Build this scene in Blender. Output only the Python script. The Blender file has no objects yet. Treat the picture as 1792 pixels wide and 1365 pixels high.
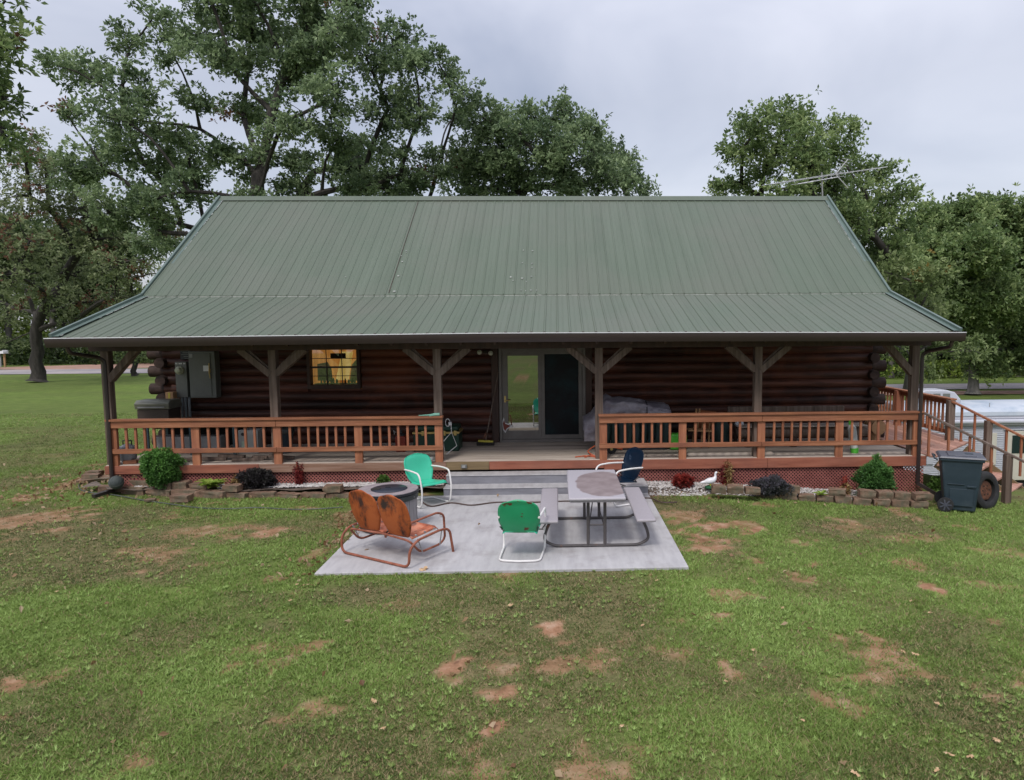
import bpy, math, random
import numpy as np
from mathutils import Vector, Matrix
random.seed(7); rng = np.random.default_rng(11)
S = bpy.context.scene
# ------------------------------------------------------------------ camera
FPX, PX0, PY0 = 1214.37, 1016.18, 680.81
CAM = np.array([0, 0, 3.0004])
BF = np.array([0.03249773, 0.99559367, -0.08796104]); BR = np.array([0.99943047, -0.03317069, -0.00619937]); BU = np.array([0.00908978, 0.08770948, 0.99610462])
cd = bpy.data.cameras.new('camera'); cam = bpy.data.objects.new('camera', cd); S.collection.objects.link(cam)
cam.matrix_world = Matrix(((BR[0], BU[0], -BF[0], 0), (BR[1], BU[1], -BF[1], 0), (BR[2], BU[2], -BF[2], CAM[2]), (0, 0, 0, 1)))
cd.sensor_width = 36; cd.lens = 36 * FPX / 1792; cd.shift_x = (896 - PX0) / 1792; cd.shift_y = (PY0 - 682.5) / 1792
cd.clip_start = 0.1; cd.clip_end = 2000
S.camera = cam
# ------------------------------------------------------------------ world, sun, exposure
W = bpy.data.worlds.new('World'); S.world = W; W.use_nodes = True
def world():
    nt = W.node_tree; n = nt.nodes; L = nt.links; n.clear()
    out = n.new('ShaderNodeOutputWorld'); bg = n.new('ShaderNodeBackground'); bg2 = n.new('ShaderNodeBackground'); add = n.new('ShaderNodeAddShader')
    sky = n.new('ShaderNodeTexSky'); sky.sky_type = 'NISHITA'; sky.sun_disc = False
    sky.sun_elevation = math.radians(58); sky.sun_rotation = math.radians(200); sky.dust_density = 3
    bg.inputs['Strength'].default_value = 0.05
    L.new(sky.outputs[0], bg.inputs['Color'])
    tc = n.new('ShaderNodeTexCoord'); sp = n.new('ShaderNodeSeparateXYZ'); L.new(tc.outputs['Generated'], sp.inputs[0])
    mp = n.new('ShaderNodeMapping'); mp.inputs['Scale'].default_value = (1.2, 1.2, 2.8); mp.inputs['Location'].default_value = (3.1, .7, 1.2); L.new(tc.outputs['Generated'], mp.inputs[0])
    nz = n.new('ShaderNodeTexNoise'); nz.inputs['Scale'].default_value = 1.5; nz.inputs['Detail'].default_value = 5; nz.inputs['Roughness'].default_value = .5; nz.inputs['Distortion'].default_value = .4
    L.new(mp.outputs[0], nz.inputs[0])
    cr = n.new('ShaderNodeValToRGB'); e = cr.color_ramp.elements
    e[0].position = .36; e[0].color = (.36, .375, .45, 1); e[1].position = .68; e[1].color = (.69, .685, .74, 1)
    L.new(nz.outputs[0], cr.inputs[0])
    mr = n.new('ShaderNodeMapRange'); mr.inputs[1].default_value = .3; mr.inputs[2].default_value = 1; mr.inputs[3].default_value = .95; mr.inputs[4].default_value = 2.7
    L.new(sp.outputs[2], mr.inputs[0])
    mx = n.new('ShaderNodeVectorMath'); mx.operation = 'SCALE'; L.new(cr.outputs[0], mx.inputs[0]); L.new(mr.outputs[0], mx.inputs['Scale'])
    L.new(mx.outputs[0], bg2.inputs['Color']); bg2.inputs['Strength'].default_value = 0.71
    L.new(bg.outputs[0], add.inputs[0]); L.new(bg2.outputs[0], add.inputs[1]); L.new(add.outputs[0], out.inputs[0])
world()
sd = bpy.data.lights.new('sun', 'SUN'); sun = bpy.data.objects.new('sun', sd); S.collection.objects.link(sun)
sd.energy = 1.5; sd.angle = math.radians(11); sd.color = (1, .97, .92)
sun.rotation_euler = (math.radians(38), 0, math.radians(-20))
S.view_settings.view_transform = 'Standard'; S.view_settings.look = 'None'; S.view_settings.gamma = 1; S.view_settings.use_curve_mapping = False
S.view_settings.exposure = 0.30
S.cycles.max_bounces = 8; S.cycles.transparent_max_bounces = 12

# ------------------------------------------------------------------ helpers
def lerp(a, b, t): return a + (b - a) * t
def ray(a, b): return BF * FPX + BR * (a - PX0) + BU * (PY0 - b)
def at(a, b, Y): d = ray(a, b); return CAM + d * Y / d[1]
def gd(a, b, z=0.0): d = ray(a, b); return CAM + d * (z - CAM[2]) / d[2]
def ss(a, b, x): t = np.clip((x - a) / (b - a), 0, 1); return t * t * (3 - 2 * t)
def gz(X, Y): # height of the lawn
    X = np.asarray(X, float); Y = np.asarray(Y, float)
    return (-.035 - .2 * ss(1, 7.5, X) - 1.9 * ss(7.8, 12.5, X + (Y - 14) * .3) * ss(12, 17.5, Y) + .015 * np.sin(X * .9 + 1) * np.sin(Y * .7) * ss(13, 4, Y))
_lat = rng.random((256, 256))
def vnoise(x, y):
    xi = np.floor(x).astype(int); yi = np.floor(y).astype(int); fx = x - xi; fy = y - yi
    fx = fx * fx * (3 - 2 * fx); fy = fy * fy * (3 - 2 * fy)
    g = lambda a, b: _lat[a & 255, b & 255]
    return (g(xi, yi) * (1 - fx) + g(xi + 1, yi) * fx) * (1 - fy) + (g(xi, yi + 1) * (1 - fx) + g(xi + 1, yi + 1) * fx) * fy
def fbm(x, y, o=4):
    s = 0; a = .5; t = 0
    for i in range(o): s = s + a * vnoise(x + 17 * i, y + 31 * i); t += a; a *= .5; x = x * 2.03; y = y * 2.03
    return s / t
COL = S.collection; ORG = {}
def tag(o, label=None, cat=None, group=None, kind=None):
    if label: o['label'] = label
    if cat: o['category'] = cat
    if group: o['group'] = group
    if kind: o['kind'] = kind
    return o
def thing(name, label, cat, loc=(0, 0, 0), group=None):
    o = bpy.data.objects.new(name, None); o.empty_display_size = .1; COL.objects.link(o); o.location = loc
    ORG[o.name] = Vector(loc); return tag(o, label, cat, group)
def fastmesh(name, V, F, mat, parent=None, smooth=False, attr=None):
    me = bpy.data.meshes.new(name); V = np.asarray(V, np.float32).reshape(-1, 3); F = np.asarray(F, np.int32); k = F.shape[1]
    o = bpy.data.objects.new(name, me); COL.objects.link(o)
    if parent is not None:
        org = ORG.get(parent.name, Vector((0, 0, 0))); V = V - np.array(org, np.float32); o.parent = parent; ORG[o.name] = org
    me.vertices.add(len(V)); me.vertices.foreach_set('co', V.ravel())
    me.loops.add(F.size); me.loops.foreach_set('vertex_index', F.ravel())
    me.polygons.add(len(F)); me.polygons.foreach_set('loop_start', np.arange(0, F.size, k, dtype=np.int32)); me.polygons.foreach_set('loop_total', np.full(len(F), k, np.int32))
    me.polygons.foreach_set('use_smooth', np.full(len(F), smooth)); me.update(calc_edges=True)
    for an, (dom, arr) in (attr or {}).items():
        a = me.attributes.new(an, 'FLOAT', dom); a.data.foreach_set('value', np.asarray(arr, np.float32))
    me.materials.append(mat); return o
class MB:
    def __init__(s): s.v = []; s.f = []
    def add(s, vs, fs):
        b = len(s.v); s.v += [tuple(map(float, v)) for v in vs]; s.f += [tuple(i + b for i in f) for f in fs]; return s
    def box(s, x0, x1, y0, y1, z0, z1, R=None, c=None):
        vs = [Vector((x, y, z)) for x in (x0, x1) for y in (y0, y1) for z in (z0, z1)]
        if R is not None: c = Vector(c); vs = [R @ (v - c) + c for v in vs]
        return s.add(vs, [(0, 1, 3, 2), (4, 6, 7, 5), (0, 4, 5, 1), (2, 3, 7, 6), (0, 2, 6, 4), (1, 5, 7, 3)])
    def beam(s, p, q, w, h, up=(0, 0, 1)):
        p = Vector(p); q = Vector(q); d = (q - p).normalized(); up = Vector(up)
        if abs(d.dot(up)) > .98: up = Vector((0, 1, 0))
        a = d.cross(up).normalized() * w / 2; b = a.cross(d).normalized() * h / 2
        vs = [e + i * a + j * b for e in (p, q) for i in (-1, 1) for j in (-1, 1)]
        return s.add(vs, [(0, 1, 3, 2), (4, 6, 7, 5), (0, 4, 5, 1), (2, 3, 7, 6), (0, 2, 6, 4), (1, 5, 7, 3)])
    def tube(s, pts, r, n=8, cap=True, closed=False):
        P = [Vector(p) for p in pts]; m = len(P); rs = r if isinstance(r, (list, tuple)) else [r] * m
        base = len(s.v); prev = None
        for i, p in enumerate(P):
            if closed: t = (P[(i + 1) % m] - P[i - 1]).normalized()
            else: t = (P[min(i + 1, m - 1)] - P[max(i - 1, 0)]).normalized()
            if prev is None:
                a = t.cross(Vector((0, 0, 1)));
                if a.length < .1: a = t.cross(Vector((0, 1, 0)))
                a.normalize()
            else:
                a = prev - t * prev.dot(t)
                if a.length < 1e-4: a = t.cross(Vector((.3, .5, .8)))
                a.normalize()
            prev = a; b = t.cross(a)
            for k in range(n):
                an = 2 * math.pi * k / n; s.v.append(tuple(p + (a * math.cos(an) + b * math.sin(an)) * rs[i]))
        for i in range(m if closed else m - 1):
            for k in range(n):
                j = (i + 1) % m
                s.f.append((base + i * n + k, base + i * n + (k + 1) % n, base + j * n + (k + 1) % n, base + j * n + k))
        if cap and not closed:
            s.f.append(tuple(base + k for k in range(n))[::-1]); s.f.append(tuple(base + (m - 1) * n + k for k in range(n)))
        return s
    def lathe(s, prof, n=32, c=(0, 0, 0), R=None):
        base = len(s.v); c = Vector(c); m = len(prof)
        for r, z in prof:
            for k in range(n):
                an = 2 * math.pi * k / n; v = Vector((r * math.cos(an), r * math.sin(an), z))
                s.v.append(tuple((R @ v if R is not None else v) + c))
        for i in range(m - 1):
            for k in range(n): s.f.append((base + i * n + k, base + i * n + (k + 1) % n, base + (i + 1) * n + (k + 1) % n, base + (i + 1) * n + k))
        s.f.append(tuple(base + k for k in range(n))[::-1]); s.f.append(tuple(base + (m - 1) * n + k for k in range(n)))
        return s
    def prism(s, poly, d0, d1, axis='z'):
        n = len(poly)
        def mk(a, b, d): return {'z': (a, b, d), 'y': (a, d, b), 'x': (d, a, b)}[axis]
        vs = [mk(a, b, d0) for a, b in poly] + [mk(a, b, d1) for a, b in poly]
        return s.add(vs, [tuple(range(n))[::-1], tuple(range(n, 2 * n))] + [(i, (i + 1) % n, n + (i + 1) % n, n + i) for i in range(n)])
    def build(s, name, mat, parent=None, bevel=0, smooth=False, seg=2, local=False):
        me = bpy.data.meshes.new(name); o = bpy.data.objects.new(name, me); COL.objects.link(o)
        V = s.v
        if parent is not None:
            org = ORG.get(parent.name, Vector((0, 0, 0))); ORG[o.name] = org; o.parent = parent
            if not local: V = [(a - org[0], b - org[1], c - org[2]) for a, b, c in V]
        me.from_pydata(V, [], s.f); me.materials.append(mat)
        import bmesh
        bm = bmesh.new(); bm.from_mesh(me); bmesh.ops.recalc_face_normals(bm, faces=bm.faces); bm.to_mesh(me); bm.free()
        if bevel:
            m = o.modifiers.new('bevel', 'BEVEL'); m.width = bevel; m.segments = seg; m.limit_method = 'ANGLE'; m.angle_limit = math.radians(35)
        if smooth or bevel:
            me.polygons.foreach_set('use_smooth', [True] * len(me.polygons)); me.set_sharp_from_angle(angle=math.radians(38))
        return o
def copy_tree(o, parent=None):
    c = o.copy(); COL.objects.link(c); c.parent = parent; ORG[c.name] = ORG.get(o.name, Vector((0, 0, 0)))
    for ch in list(o.children): copy_tree(ch, c)
    return c
def curve_pts(P, n=8):  # catmull-rom
    P = [Vector(p) for p in P]; out = []
    for i in range(len(P) - 1):
        a = P[max(i - 1, 0)]; b = P[i]; c = P[i + 1]; d = P[min(i + 2, len(P) - 1)]
        for k in range(n):
            t = k / n; out.append(.5 * ((2 * b) + (c - a) * t + (2 * a - 5 * b + 4 * c - d) * t * t + (3 * b - a - 3 * c + d) * t ** 3))
    out.append(P[-1]); return out
def fillet(P, r=.08, n=5):  # polyline with rounded bends
    P = [Vector(p) for p in P]; out = [P[0]]
    for i in range(1, len(P) - 1):
        a, b, c = P[i - 1], P[i], P[i + 1]; u = (a - b); v = (c - b); q = min(r, u.length * .48, v.length * .48)
        p0 = b + u.normalized() * q; p2 = b + v.normalized() * q
        for k in range(n + 1):
            t = k / n; out.append(p0 * (1 - t) ** 2 + b * 2 * t * (1 - t) + p2 * t * t)
    out.append(P[-1]); return out

# ------------------------------------------------------------------ materials
MC = {}
def srgb(h):
    if isinstance(h, str): h = tuple(int(h[i:i + 2], 16) / 255 for i in (0, 2, 4))
    return tuple((c / 12.92 if c <= .04045 else ((c + .055) / 1.055) ** 2.4) for c in h) + (1,)
def mk(name, cols, scale=(3, 3, 3), rough=.7, bump=.0, metal=0, detail=6, spec=.4, big=None, bigscale=.6, bigamt=(.45, .65), lo=.3, hi=.7, coat=0, trans=0, bumpscale=None, planks=None):
    """cols: linear rgb stops over stretched noise; big: colour mixed in by a second noise"""
    m = bpy.data.materials.new(name); m.use_nodes = True; nt = m.node_tree; n = nt.nodes; L = nt.links
    b = n['Principled BSDF']; b.inputs['Roughness'].default_value = rough; b.inputs['Metallic'].default_value = metal; b.inputs['Specular IOR Level'].default_value = spec
    if coat: b.inputs['Coat Weight'].default_value = coat
    tc = n.new('ShaderNodeTexCoord'); mp = n.new('ShaderNodeMapping'); mp.inputs['Scale'].default_value = scale; L.new(tc.outputs['Object'], mp.inputs[0])
    nz = n.new('ShaderNodeTexNoise'); nz.inputs['Scale'].default_value = 1; nz.inputs['Detail'].default_value = detail; nz.inputs['Roughness'].default_value = .65; L.new(mp.outputs[0], nz.inputs[0])
    cr = n.new('ShaderNodeValToRGB'); el = cr.color_ramp.elements
    while len(el) < len(cols): el.new(.5)
    for i, c in enumerate(cols):
        el[i].position = lo + (hi - lo) * i / max(1, len(cols) - 1); el[i].color = tuple(c) + (1,) if len(c) == 3 else c
    L.new(nz.outputs[0], cr.inputs[0]); src = cr.outputs[0]
    if planks:
        sp = n.new('ShaderNodeSeparateXYZ'); L.new(tc.outputs['Object'], sp.inputs[0])
        dv = n.new('ShaderNodeMath'); dv.operation = 'DIVIDE'; dv.inputs[1].default_value = planks[1]; L.new(sp.outputs[planks[0]], dv.inputs[0])
        fl = n.new('ShaderNodeMath'); fl.operation = 'FLOOR'; L.new(dv.outputs[0], fl.inputs[0])
        wn = n.new('ShaderNodeTexWhiteNoise'); wn.noise_dimensions = '1D'; L.new(fl.outputs[0], wn.inputs['W'])
        mr = n.new('ShaderNodeMapRange'); mr.inputs[3].default_value = planks[2]; mr.inputs[4].default_value = planks[3]; L.new(wn.outputs['Value'], mr.inputs[0])
        vm = n.new('ShaderNodeVectorMath'); vm.operation = 'SCALE'; L.new(src, vm.inputs[0]); L.new(mr.outputs[0], vm.inputs['Scale']); src = vm.outputs[0]
    if big is not None:
        n2 = n.new('ShaderNodeTexNoise'); n2.inputs['Scale'].default_value = bigscale; n2.inputs['Detail'].default_value = 7; n2.inputs['Roughness'].default_value = .62; L.new(tc.outputs['Object'], n2.inputs[0])
        r2 = n.new('ShaderNodeMapRange'); r2.inputs[1].default_value = bigamt[0]; r2.inputs[2].default_value = bigamt[1]; L.new(n2.outputs[0], r2.inputs[0])
        mx = n.new('ShaderNodeMixRGB'); L.new(r2.outputs[0], mx.inputs[0]); L.new(src, mx.inputs[1]); mx.inputs[2].default_value = tuple(big) + (1,); src = mx.outputs[0]
    L.new(src, b.inputs['Base Color'])
    if bump:
        bp = n.new('ShaderNodeBump'); bp.inputs['Strength'].default_value = bump; bp.inputs['Distance'].default_value = .01
        if bumpscale:
            n3 = n.new('ShaderNodeTexNoise'); n3.inputs['Scale'].default_value = bumpscale; n3.inputs['Detail'].default_value = 6; L.new(tc.outputs['Object'], n3.inputs[0]); L.new(n3.outputs[0], bp.inputs['Height'])
        else: L.new(nz.outputs[0], bp.inputs['Height'])
        L.new(bp.outputs[0], b.inputs['Normal'])
    if trans: b.inputs['Transmission Weight'].default_value = trans
    return m
def rgb(r, g, b): return srgb((r / 255, g / 255, b / 255))[:3]
def sc(c, k): return tuple(x * k for x in c)
def leafmat(name, dark, mid, light, accent=None, acc=.93, rough=.55):
    m = bpy.data.materials.new(name); m.use_nodes = True; nt = m.node_tree; n = nt.nodes; L = nt.links
    b = n['Principled BSDF']; b.inputs['Roughness'].default_value = rough; b.inputs['Specular IOR Level'].default_value = .45
    at_ = n.new('ShaderNodeAttribute'); at_.attribute_name = 'tint'
    cr = n.new('ShaderNodeValToRGB'); el = cr.color_ramp.elements
    for i in range(3 if accent else 1): el.new(.5)
    st = [(0, dark), (.5, mid), (.85 if accent else 1, light)] + ([(acc, light), (acc + .02, accent)] if accent else [])
    for i, (p, c) in enumerate(st): el[i].position = p; el[i].color = tuple(c) + (1,)
    L.new(at_.outputs['Fac'], cr.inputs[0]); L.new(cr.outputs[0], b.inputs['Base Color'])
    t = n.new('ShaderNodeBsdfTranslucent'); L.new(cr.outputs[0], t.inputs['Color']); mx = n.new('ShaderNodeMixShader'); mx.inputs[0].default_value = .42
    L.new(b.outputs[0], mx.inputs[1]); L.new(t.outputs[0], mx.inputs[2]); L.new(mx.outputs[0], n['Material Output'].inputs[0])
    return m
M = dict(
    log=mk('stained_log', [(.016, .008, .007), (.052, .020, .014), (.12, .044, .03)], (.7, 9, 9), .5, .5, big=(.20, .06, .03), bigscale=.5, bigamt=(.52, .8), spec=.3, planks=(2, .19, .5, 1.55)),
    logend=mk('log_end_grain', [(.012, .007, .006), (.038, .021, .017), (.07, .045, .036)], (5, 9, 9), .8, .3),
    board=mk('dark_board', [(.03, .016, .012), (.07, .035, .025)], (8, 8, .8), .6, .3),
    metalroof=mk('green_metal_roof', [(.078, .102, .072), (.090, .116, .083), (.100, .127, .093)], (3, .22, .22), .5, .04, spec=.3, big=(.115, .122, .098), bigscale=.35, bigamt=(.42, .8)),
    trim=mk('teal_green_trim', [(.08, .115, .10), (.105, .15, .13)], (2, 2, 2), .4, 0),
    caulk=mk('white_sealant', [(.17, .19, .17), (.42, .43, .4)], (9, 9, 9), .7, .2),
    gutter=mk('brown_gutter', [(.028, .02, .019), (.04, .027, .026)], (.6, 3, 3), .38, .03, spec=.5),
    lip=mk('pale_drip_edge', [(.55, .55, .58), (.7, .7, .72)], (1, 4, 4), .35, 0),
    postw=mk('weathered_post', [(.045, .032, .025), (.13, .092, .073), (.23, .178, .15)], (16, 16, .9), .8, .5, big=(.09, .06, .045), bigscale=1.2, bigamt=(.5, .8), lo=.25, hi=.75),
    redwood=mk('red_stained_wood', [(.10, .038, .02), (.25, .095, .043), (.39, .17, .09)], (1.2, 22, 22), .65, .5, big=(.2, .075, .045), bigscale=1.1, bigamt=(.45, .75), lo=.22, hi=.7),
    redwoodv=mk('red_stained_baluster', [(.11, .038, .02), (.285, .105, .05), (.42, .175, .092)], (12, 12, 1.2), .65, .35, big=(.26, .095, .06), bigscale=1.6, bigamt=(.45, .75), lo=.22, hi=.7),
    fasc=mk('worn_fascia', [(.09, .05, .035), (.22, .12, .08), (.30, .2, .15)], (1, 14, 14), .75, .4, lo=.25, hi=.7),
    fascia_tan=mk('tan_fascia', [(.13, .09, .045), (.24, .17, .09)], (1, 14, 14), .75, .4),
    deckw=mk('grey_deck_boards', [(.2, .155, .125), (.43, .36, .30), (.56, .49, .42)], (.8, 14, 14), .8, .4, planks=(1, .142, .72, 1.15), lo=.25, hi=.72),
    deckr=mk('red_deck_boards', [(.22, .10, .07), (.40, .21, .155), (.48, .30, .23)], (12, .8, 12), .7, .35, planks=(0, .142, .8, 1.12), lo=.25, hi=.72),
    redfascia=mk('red_fascia_board', [(.11, .035, .022), (.26, .085, .05), (.34, .13, .08)], (1.2, 12, 12), .65, .35, big=(.2, .075, .05), bigscale=1.1, bigamt=(.45, .75), lo=.22, hi=.7),
    lattice=mk('maroon_lattice', [(.21, .07, .06), (.34, .125, .105)], (5, 5, 5), .7, .1),
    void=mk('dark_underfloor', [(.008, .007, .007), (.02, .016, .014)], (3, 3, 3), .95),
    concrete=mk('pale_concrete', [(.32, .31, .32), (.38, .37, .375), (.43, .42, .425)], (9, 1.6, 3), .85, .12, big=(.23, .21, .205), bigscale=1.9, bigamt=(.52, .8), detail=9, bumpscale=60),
    riser_shade=mk('shaded_riser_concrete', [(.15, .15, .17), (.205, .205, .23), (.25, .25, .275)], (1.5, 7, 7), .85, .12, big=(.14, .135, .15), bigscale=1.4, bigamt=(.5, .8), detail=9, bumpscale=60),  # step risers: shade on the upright faces put into the colour
    stone=mk('retaining_block', [(.05, .033, .025), (.2, .12, .08), (.38, .27, .2)], (7, 7, 7), .95, 1.4, big=(.10, .09, .06), bigscale=3, lo=.25, hi=.75),
    pebble=mk('white_pebbles', [(.26, .235, .22), (.45, .42, .40), (.62, .60, .59)], (9, 9, 9), .85, 0, detail=2),
    soil=mk('bed_soil', [(.07, .05, .04), (.2, .16, .13)], (9, 9, 9), .95, .5),
    green=mk('seafoam_enamel', [(.03, .44, .27), (.045, .52, .33)], (2, 2, 2), .35, 0, spec=.5, coat=.3),
    dgreen=mk('green_enamel_rust', [(.015, .26, .11), (.022, .32, .14)], (2, 2, 2), .4, 0, spec=.5, big=(.10, .03, .012), bigscale=5, bigamt=(.6, .61)),
    blue=mk('navy_enamel', [(.002, .009, .022), (.004, .016, .038)], (3, 3, 3), .3, 0, spec=.4, coat=.2, big=(.12, .15, .2), bigscale=6, bigamt=(.63, .75)),
    wtube=mk('white_painted_tube', [(.62, .6, .58), (.75, .73, .72)], (5, 5, 5), .45, .05, big=(.3, .12, .05), bigscale=7, bigamt=(.66, .7)),
    rust=mk('rusty_orange_paint', [(.04, .016, .011), (.27, .06, .012), (.36, .09, .022)], (5, 5, 2.2), .7, .35, big=(.035, .02, .016), bigscale=2.8, bigamt=(.52, .62), lo=.33, hi=.52),
    rustseat=mk('rusty_seat', [(.08, .03, .02), (.38, .10, .045), (.5, .2, .12)], (7, 7, 7), .6, .35, big=(.07, .045, .04), bigscale=5, bigamt=(.52, .64), lo=.3, hi=.6),
    rtube=mk('rusty_tube', [(.10, .03, .018), (.24, .075, .04), (.32, .12, .08)], (10, 10, 10), .65, .3),
    resin=mk('grey_resin', [(.30, .275, .295), (.335, .31, .33)], (30, 30, 30), .6, .1, bumpscale=150),
    steel=mk('dark_steel_tube', [(.05, .045, .045), (.085, .075, .075)], (6, 6, 6), .4, .05, big=(.17, .07, .04), bigscale=5, bigamt=(.62, .72)),
    black=mk('black_metal', [(.012, .013, .016), (.03, .032, .038)], (5, 5, 5), .45, .05),
    blackp=mk('navy_black_plastic', [(.016, .03, .042), (.028, .045, .06)], (2, 2, 5), .5, .06, big=(.06, .075, .085), bigscale=2.5, bigamt=(.55, .9)),
    lid=mk('bin_lid_plastic', [(.05, .055, .075), (.085, .09, .115)], (3, 3, 3), .4, .06),
    rubber=mk('tyre_rubber', [(.012, .012, .013), (.03, .03, .032)], (8, 8, 8), .8, .3),
    rim=mk('rusty_rim', [(.02, .01, .008), (.09, .035, .018), (.17, .07, .04)], (9, 9, 9), .75, .4),
    barrel=mk('grey_stave_wood', [(.13, .12, .125), (.25, .235, .24), (.33, .31, .31)], (22, 22, 1.2), .8, .4, lo=.25, hi=.7),
    pitring=mk('mauve_table_ring', [(.2, .17, .175), (.31, .265, .27)], (8, 8, 8), .6, .15),
    band=mk('green_black_band', [(.018, .024, .023), (.045, .052, .05)], (4, 4, 4), .45, .1),
    panel=mk('grey_electrical_box', [(.12, .125, .11), (.155, .16, .145)], (3, 3, 3), .5, .03),
    pvc=mk('grey_conduit', [(.15, .17, .18), (.2, .22, .23)], (3, 3, 3), .5, 0),
    frame=mk('taupe_aluminium', [(.13, .115, .105), (.17, .155, .145)], (4, 4, 4), .45, .03),
    bark=mk('oak_bark', [(.012, .011, .010), (.036, .032, .028), (.07, .062, .055)], (7, 7, 1.6), .95, 1.0, lo=.25, hi=.75),
    barkp=mk('pale_bark', [(.07, .065, .06), (.17, .155, .14)], (7, 7, 1.6), .95, 1.0),
    rvw=mk('rv_white_siding', [(.40, .41, .46), (.48, .49, .54)], (.5, 2, 2), .4, 0),
    rvroof=mk('rv_roof', [(.38, .43, .5), (.48, .52, .57)], (1, 1, 1), .5, .05, big=(.28, .35, .43), bigscale=1.5, bigamt=(.5, .7)),
    cream=mk('cream_panel', [(.5, .47, .4), (.56, .53, .46)], (2, 2, 2), .5, 0),
    darkglass=mk('dark_glass', [(.01, .02, .025), (.015, .03, .035)], (2, 2, 2), .08, 0, spec=.8),
    tarp=mk('grey_tarp', [(.12, .11, .13), (.25, .235, .265), (.34, .32, .35)], (2.5, 2.5, 5), .55, .6, big=(.14, .12, .15), bigscale=2.5),
    camo=mk('dark_green_canvas', [(.006, .012, .012), (.012, .03, .026), (.02, .03, .055)], (5, 5, 5), .6, .3),
    trunkg=mk('green_trunk_shell', [(.008, .03, .02), (.012, .045, .03)], (5, 5, 5), .4, .05),
    brass=mk('brass', [(.42, .3, .1), (.6, .45, .18)], (9, 9, 9), .4, 0, metal=.6),
    tan=mk('tan_wood', [(.28, .15, .07), (.42, .25, .13)], (3, 3, 9), .6, .15),
    white=mk('white_ceramic', [(.66, .66, .7), (.78, .78, .8)], (4, 4, 4), .3, 0),
    offwhite=mk('white_wire', [(.55, .55, .55), (.7, .7, .7)], (4, 4, 4), .5, 0),
    orange=mk('orange_cord', [(.45, .08, .03), (.6, .14, .06)], (4, 4, 4), .5, 0),
    lime=mk('lime_plastic', [(.06, .36, .03), (.09, .45, .05)], (4, 4, 4), .4, 0),
    red=mk('red_plastic', [(.17, .02, .012), (.25, .035, .02)], (4, 4, 4), .45, 0),
    yellow=mk('yellow_plastic', [(.4, .34, .04), (.5, .42, .06)], (4, 4, 4), .5, 0),
    bristle=mk('broom_bristle', [(.01, .01, .01), (.03, .025, .02)], (40, 40, 3), .9, .3),
    hose=mk('dark_cable', [(.045, .028, .024), (.09, .055, .045)], (4, 4, 4), .6, 0),
    hoseg=mk('grey_green_hose', [(.045, .055, .045), (.09, .10, .09)], (4, 4, 4), .5, 0),
    ball=mk('grey_ball', [(.035, .045, .045), (.06, .07, .068)], (30, 30, 30), .75, .2),
    road=mk('asphalt_road', [(.2, .185, .19), (.26, .24, .245)], (2, 2, 2), .9, .1, big=(.33, .29, .28), bigscale=.3),
    reddirt=mk('red_gravel_drive', [(.28, .16, .12), (.38, .24, .19)], (1, 1, 1), .95, .1, big=(.2, .13, .09), bigscale=.2),
    greengrey=mk('alu_antenna', [(.5, .5, .52), (.62, .62, .64)], (4, 4, 4), .4, 0, metal=.3),
    metalg=mk('galvanised_grey', [(.2, .2, .2), (.3, .3, .3)], (4, 4, 4), .5, .05),
    steelgrill=mk('grill_lid_metal', [(.14, .14, .12), (.25, .25, .2)], (3, 3, 30), .35, .05, metal=.4),
    brownbox=mk('brown_grill_box', [(.04, .028, .022), (.07, .05, .04)], (3, 3, 9), .6, .1),
    leafdead=mk('dry_leaf', [(.26, .15, .07), (.45, .3, .17), (.55, .4, .27)], (6, 6, 6), .8, .2),
)
# ------------------------------------------------------------------ lawn and roads
PATCH = []  # bare soil patches: ground x, y, radius x, radius y, strength
for (a, b, ra, rb, k) in [(800, 1160, 32, 26, 1), (960, 1097, 26, 18, 1), (873, 1210, 36, 14, .9), (862, 1268, 26, 16, 1.1), (835, 1302, 16, 10, .8), (1255, 912, 62, 13, 1), (1240, 945, 48, 17, .9), (1318, 918, 40, 12, 1), (1318, 970, 16, 9, .9),
        (1540, 1125, 52, 30, .8), (1642, 1012, 22, 11, 1), (60, 902, 75, 18, .75), (375, 925, 70, 15, .6), (470, 927, 45, 12, .9), (265, 965, 50, 12, .6), (1060, 1340, 80, 30, .7), (1180, 1135, 40, 14, .6), (1260, 1070, 30, 9, .9), (1275, 1165, 20, 16, .8),
        (1200, 900, 45, 14, .7), (470, 1130, 55, 12, .6), (30, 1190, 40, 18, .9), (100, 1175, 22, 10, .6), (10, 1250, 28, 14, .7), (545, 970, 30, 18, .6), (1420, 975, 28, 9, .7), (1720, 1000, 50, 10, .6), (1600, 920, 60, 9, .5), (620, 900, 60, 14, .5), (170, 830, 30, 34, .9), (880, 1158, 30, 12, .6), (1025, 1305, 26, 26, .7),
        (1130, 1300, 60, 20, .5), (1395, 935, 40, 9, .6), (1500, 905, 70, 8, .5), (700, 1050, 40, 9, .4), (340, 985, 40, 9, .5), (1740, 940, 60, 14, .5)]:
    c = gd(a, b); e = gd(a + ra, b); f = gd(a, b - rb); g = gd(a, b + rb)
    PATCH.append((c[0], c[1], abs(e[0] - c[0]) * .86, abs(f[1] - g[1]) / 2 * .86, k))
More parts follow.
